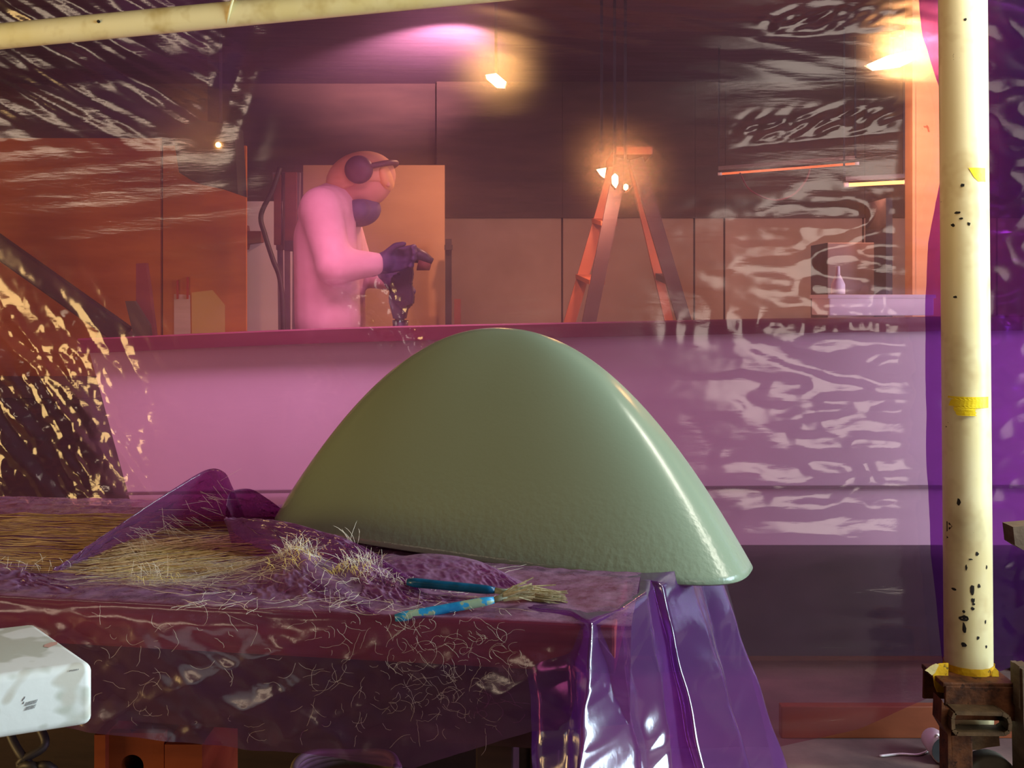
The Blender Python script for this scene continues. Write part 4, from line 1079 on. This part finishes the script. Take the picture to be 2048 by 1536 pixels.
# ================================================================== ladder
ld = thing('step_ladder', 'orange step ladder standing open behind the plastic curtain', 'ladder', site(1260, 1106, 5.0))
def rail(px0, py0, px1, d0, d1, w, mat, th=.03):
    p = site(px0, py0, d0); q = site(px1, 1106, d1); q.z = 0.0; bm = bmesh.new(); bar(bm, p, q, w, th, up=(0, 1, 0)); return mk('rail', bm, mat, ld)
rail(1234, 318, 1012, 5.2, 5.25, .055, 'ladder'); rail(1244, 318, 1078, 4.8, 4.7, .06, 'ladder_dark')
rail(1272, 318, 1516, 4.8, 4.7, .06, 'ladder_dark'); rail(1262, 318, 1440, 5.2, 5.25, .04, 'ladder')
mk('top_cap', bm_box(site(1256, 316, 5.0), (.16, .50, .035), None, .006), 'ladder', ld)
for k in range(6):
    f = .16 + k * .145
    bm = bmesh.new()
    pl = site(1244, 318, 4.8).lerp(Vector((site(1078, 1106, 4.7).x, 4.7, 0)), f); pr = site(1234, 318, 5.2).lerp(Vector((site(1012, 1106, 5.25).x, 5.25, 0)), f)
    bar(bm, pl, pr, .07, .02); mk('step', bm, 'ladder', ld)
    if k in (1, 3, 4):
        bm = bmesh.new(); pl = site(1272, 318, 4.8).lerp(Vector((site(1516, 1106, 4.7).x, 4.7, 0)), f); pr = site(1262, 318, 5.2).lerp(Vector((site(1440, 1106, 5.25).x, 5.25, 0)), f)
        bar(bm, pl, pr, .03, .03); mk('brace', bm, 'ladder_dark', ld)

# ================================================================== lamps behind the curtain
def lamp_box(name, pts, d, mat, lab, depth=.04, drop=None):
    t = thing(name, lab, 'lamp', site(pts[0][0], pts[0][1], d))
    bm = bmesh.new(); prism(bm, [site(x, y, d) for x, y in pts], (0, .012, 0)); mk('diffuser', bm, mat, t)
    c = sum((site(x, y, d) for x, y in pts), Vector()) / len(pts)
    bm = bmesh.new(); prism(bm, [c + (site(x, y, d) - c) * 1.12 + Vector((0, .016, 0)) for x, y in pts], (0, depth, 0)); mk('housing', bm, 'black', t)
    if drop is not None:
        bm = bmesh.new(); bar(bm, (c.x, c.y + .03, c.z), (c.x, c.y + .03, drop - .001), .012, .012, up=(0, 1, 0)); mk('hanger', bm, 'black', t)
    return c
c = lamp_box('work_lamp', ((972, 150), (992, 147), (1012, 164), (1008, 174), (993, 173), (974, 157)), 4.6, 'lamp', 'small glowing work lamp hanging from the ceiling above the ladder', drop=H)
area('work_lamp_light', c + Vector((0, -.06, -.03)), c + Vector((0, .25, -1)), .08, .05, 17, (1, .74, .42))
sp = bpy.data.lights.new('ceiling_glow_spot', 'SPOT'); sp.energy = 800; sp.color = (1.0, .72, 1.0); sp.spot_size = math.radians(54); sp.spot_blend = 1.0; sp.shadow_soft_size = .03  # spot added only to throw the pink glow on the ceiling, no such fixture
so = bpy.data.objects.new('ceiling_glow_spot', sp); COL.objects.link(so); so.location = c + Vector((-.05, .30, .04))
tgt = Vector((-.40, 5.65, H)); so.rotation_euler = (tgt - so.location).to_track_quat('-Z', 'Y').to_euler()
c = lamp_box('flood_lamp', ((1736, 129), (1775, 112), (1826, 101), (1829, 118), (1800, 132), (1752, 138)), 4.1, 'lamp2', 'bright tapered flood lamp hanging behind the curtain near the cream pole', drop=H)
area('flood_lamp_light', c + Vector((0, -.06, -.04)), c + Vector((.1, .6, -1)), .12, .06, 20, (1, .72, .42))
for k, (x, y, r) in enumerate(((1204, 345, 10), (1230, 361, 9), (1252, 374, 5))):
    lab = ['leftmost and topmost of three small glowing lamps by the ladder top', 'middle elongated one of three small glowing lamps by the ladder top', 'smallest and lowest of three small glowing lamps by the ladder top'][k]
    pts = [((x - r, y - r * .6), (x + r * .8, y - r * .9), (x + r * .5, y + r), (x - r * .2, y + r * .5)), ((x - 6, y - 8), (x, y - 14), (x + 6, y - 8), (x + 6, y + 6), (x + 2, y + 14), (x - 5, y + 6)), ((x - 4, y - 4), (x, y - 6), (x + 4, y - 3), (x + 4, y + 3), (x, y + 6), (x - 4, y + 3))][k]
    c = lamp_box('small_lamp', pts, 4.62, 'spark', lab, depth=.05, drop=H)
    if k == 1: area('small_lamp_light', c + Vector((-.05, -.03, -.03)), c + Vector((-.5, .5, -.8)), .05, .04, 7, (1, .70, .36))
def tube_lamp(name, a, b, r, mat, lab):
    t = thing(name, lab, 'tube light', a)
    mk('tube', bm_tube([a, b], r, 10), mat, t, True)
    dd = (b - a).normalized()
    for p in (a, b): mk('end_cap', bm_tube([p - dd * .01, p + dd * .01], r * 1.4, 10), 'white', t, True)
    bm = bmesh.new(); bar(bm, a + Vector((0, .03, .03)), b + Vector((0, .03, .03)), .05, .02); mk('batten', bm, 'grey_metal', t)
    for p in (a, b):
        bm = bmesh.new(); bar(bm, p + Vector((0, .03, .03)), (p.x, p.y + .03, H), .008, .008, up=(0, 1, 0)); mk('hanger', bm, 'black', t)
a, b = site(1692, 370, 5.2), site(1812, 364, 5.2)
tube_lamp('tube_light', a, b, .009, 'tube', 'short bright orange tube light behind the curtain near the cream pole')
area('tube_light_light', (a + b) / 2 + Vector((0, -.02, -.03)), (a + b) / 2 + Vector((.1, .5, -1)), .25, .03, 8, (1, .60, .30))
a, b = site(1440, 348, 5.6), site(1714, 327, 5.4)
tube_lamp('tube_light', a, b, .006, 'tube_dim', 'long thin dim orange tube light sloping behind the curtain right of the ladder')

# ================================================================== person
def capsule(bm, p, r0, q, r1, seg=14):
    p, q = Vector(p), Vector(q)
    tube(bm, [p, p.lerp(q, .33), p.lerp(q, .66), q], [r0, r0 + (r1 - r0) * .33, r0 + (r1 - r0) * .66, r1], seg)
    ell(bm, p, (r0,) * 3, None, 14, 10); ell(bm, q, (r1,) * 3, None, 14, 10)
def fuse(name, bm, mat, parent, vox, label=None):
    o = mk(name, bm, mat, parent, True)
    m = o.modifiers.new('fuse', 'REMESH'); m.mode = 'VOXEL'; m.voxel_size = vox; m.use_smooth_shade = True
    s = o.modifiers.new('soft', 'SMOOTH'); s.iterations = 4; s.factor = .6
    if label: o['label'] = label
    return o
PD = 4.08
J = lambda px, py, off=0.0: site(px, py, PD) + Vector((0, off, 0))
hip = J(660, 705); chest = J(656, 475); neck = J(668, 402); head = J(724, 366)
pr = thing('person', 'bent over person in pale pink shirt, tan cap and ear muffs holding a dark tool', 'person', Vector((hip.x, PD, 0)))
shR, shL = J(658, 425, -.18), J(662, 425, .18)
elR, elL = J(688, 535, -.22), J(700, 535, .20)
wrR, wrL = J(768, 530, -.13), J(782, 560, .06)
def leg(side):
    y = .10 * side; h_ = hip + Vector((0, y, -.02)); k_ = Vector((hip.x + .05, PD + y * 1.1, .50)); a_ = Vector((hip.x - .02, PD + y * 1.2, .09)); return h_, k_, a_
bm = bmesh.new()
capsule(bm, hip, .11, chest, .11); capsule(bm, chest, .11, neck, .06); capsule(bm, neck, .06, head, .065)
hrot = Matrix.Rotation(math.radians(74), 3, 'Y')        # head pitched forward, facing +x and down
hl = lambda x, y, z: head + hrot @ Vector((x, y, z))
ell(bm, head, (.098, .078, .118), hrot)                   # skull
capsule(bm, hl(.03, 0, -.05), .065, hl(.05, 0, -.095), .040)   # jaw
capsule(bm, hl(.098, 0, .005), .010, hl(.115, 0, -.035), .016)  # nose
for sdy in (-1, 1):
    ell(bm, hl(.0, .078 * sdy, -.01), (.02, .012, .032), hrot, 10, 8)
    ell(bm, hl(.088, .03 * sdy, .012), (.012, .014, .010), hrot, 10, 8)
for s_, e_, w_, sh in ((0, elR, wrR, shR), (0, elL, wrL, shL)):
    capsule(bm, sh, .058, e_, .044); capsule(bm, e_, .044, w_, .030)
for sd_ in (-1, 1):
    h_, k_, a_ = leg(sd_)
    capsule(bm, h_, .085, k_, .055); capsule(bm, k_, .055, a_, .04); capsule(bm, a_ + Vector((-.03, 0, -.04)), .04, a_ + Vector((.14, 0, -.055)), .03)
hands = []
for w_, tg in ((wrR, J(812, 520, -.09)), (wrL, J(800, 575, .03))):
    d_ = (tg - w_).normalized(); capsule(bm, w_, .026, w_ + d_ * .04, .022)
fuse('body', bm, 'skin', pr, .011)
bm = bmesh.new()
for oy in (-.07, .07): capsule(bm, J(662, 645, oy), .122, J(660, 560, oy), .120); capsule(bm, J(660, 560, oy), .120, J(657, 480, oy), .118); capsule(bm, J(657, 480, oy), .118, J(664, 428, oy), .100)
capsule(bm, J(662, 425), .11, J(676, 402), .080)
for sh, e_, w_ in ((shR, elR, wrR), (shL, elL, wrL)):
    capsule(bm, J(660, 430, (sh.y - PD) * .6), .10, sh, .078); capsule(bm, sh, .078, e_, .064); capsule(bm, e_, .070, w_.lerp(e_, .12), .045)
fuse('shirt', bm, 'shirt', pr, .014)
bm = bmesh.new()
for oy in (-.07, .07): capsule(bm, J(662, 650, oy), .112, hip + Vector((0, oy, 0)), .122)
for sd_ in (-1, 1):
    h_, k_, a_ = leg(sd_)
    capsule(bm, h_, .11, k_, .08); capsule(bm, k_, .08, a_ + Vector((0, 0, .0)), .065)
fuse('trousers', bm, 'trousers', pr, .015)
bm = bmesh.new()
ell(bm, hl(-.014, 0, .0), (.104, .092, .132), hrot)
for v in bm.verts:
    lv = hrot.transposed() @ (v.co - head); lim = .012 + max(0, lv.z - .05) * .9
    if lv.x > lim: lv.x = lim; v.co = head + hrot @ lv
box(bm, hl(.028, 0, .098), (.05, .13, .012), hrot, .004)
fuse('cap', bm, 'cap', pr, .009)
bm = bmesh.new(); ell(bm, hl(.0, 0, .088), (.060, .080, .034), hrot); fuse('visor', bm, 'visor', pr, .008, 'bright orange tan visor')
for sdy in (-1, 1):
    bm = bmesh.new(); ell(bm, hl(-.036, .098 * sdy, .012), (.052, .034, .052), hrot, 18, 12)
    mk('ear_muff', bm, 'muff', pr, True)
bm = bmesh.new(); pts = [hl(-.036, .105 * math.cos(a), .012 + .130 * math.sin(a)) for a in np.linspace(0, math.pi, 17)]
tube(bm, pts, .011, 8); mk('headband', bm, 'muff', pr, True)
bm = bmesh.new()
ell(bm, hl(.100, 0, -.030), (.058, .074, .074), hrot); ell(bm, hl(.100, -.066, -.035), (.042, .040, .046), hrot); ell(bm, hl(.100, .066, -.035), (.042, .040, .046), hrot)
fuse('respirator_mask', bm, 'mask', pr, .009)
# gloved hands with bent fingers closed around the tool
tc_ = J(812, 560, -.03)      # tool body centre
def glove(w, palm_dir, up_, grip):
    bm = bmesh.new(); pd = palm_dir.normalized(); up_ = up_.normalized(); sd = pd.cross(up_).normalized()
    capsule(bm, w - pd * .035, .041, w + pd * .02, .036)
    for k in range(4): capsule(bm, w + pd * .01 + up_ * (.026 - .017 * k), .016, w + pd * .075 + up_ * (.032 - .021 * k), .0145)
    for k, ln in enumerate((.92, 1.0, .94, .76)):
        b = w + pd * .078 + up_ * (.034 - .022 * k)
        m1 = b + pd * .036 * ln + sd * .008; m2 = m1 + pd * .014 * ln + sd * .028 * ln; m3 = m2 - pd * .012 + sd * .018 * ln
        capsule(bm, b, .0115, m1, .0108, 10); capsule(bm, m1, .0108, m2, .0100, 10); capsule(bm, m2, .0100, m3, .009, 10)
    tb = w + pd * .022 + up_ * .030 + sd * .012; t1 = tb + pd * .030 + up_ * .022 + sd * .020; t2 = t1 + pd * .030 + sd * .014
    capsule(bm, tb, .0155, t1, .0125, 10); capsule(bm, t1, .0125, t2, .0105, 10)
    return bm
fuse('glove', glove(wrR, J(830, 515, -.10) - wrR, Vector((0, 0, 1)), tc_), 'glove', pr, .006)
fuse('glove', glove(wrL, J(822, 600, .02) - wrL, Vector((.4, 0, 1)), tc_), 'glove', pr, .006)
tl_ = thing('power_tool', 'dark upright power tool held in the gloved hands of the person', 'power tool', J(808, 640, -.02))
bm = bmesh.new()
prism(bm, [J(x, y, -.06) for x, y in ((786, 552), (800, 548), (806, 532), (826, 528), (828, 552), (824, 566), (830, 590), (828, 610), (818, 614), (812, 640), (790, 640), (780, 600))], (0, .07, 0))
bmesh.ops.bevel(bm, geom=bm.edges[:], offset=.006, segments=2, affect='EDGES'); mk('tool_body', bm, 'tool', tl_)
bm = bmesh.new(); tube(bm, [J(822, 508, -.03), J(850, 516, -.03), J(866, 524, -.03)], [.034, .022, .012], 16); mk('tool_head', bm, 'tool', tl_, True)
mk('tool_nose', bm_tube([J(838, 528, -.03), J(862, 534, -.03)], [.026, .014], 14), 'offcut', tl_, True)
mk('tool_shaft', bm_tube([J(802, 640, -.02), J(802, 690, -.02)], [.03, .022], 14), 'tool', tl_, True)
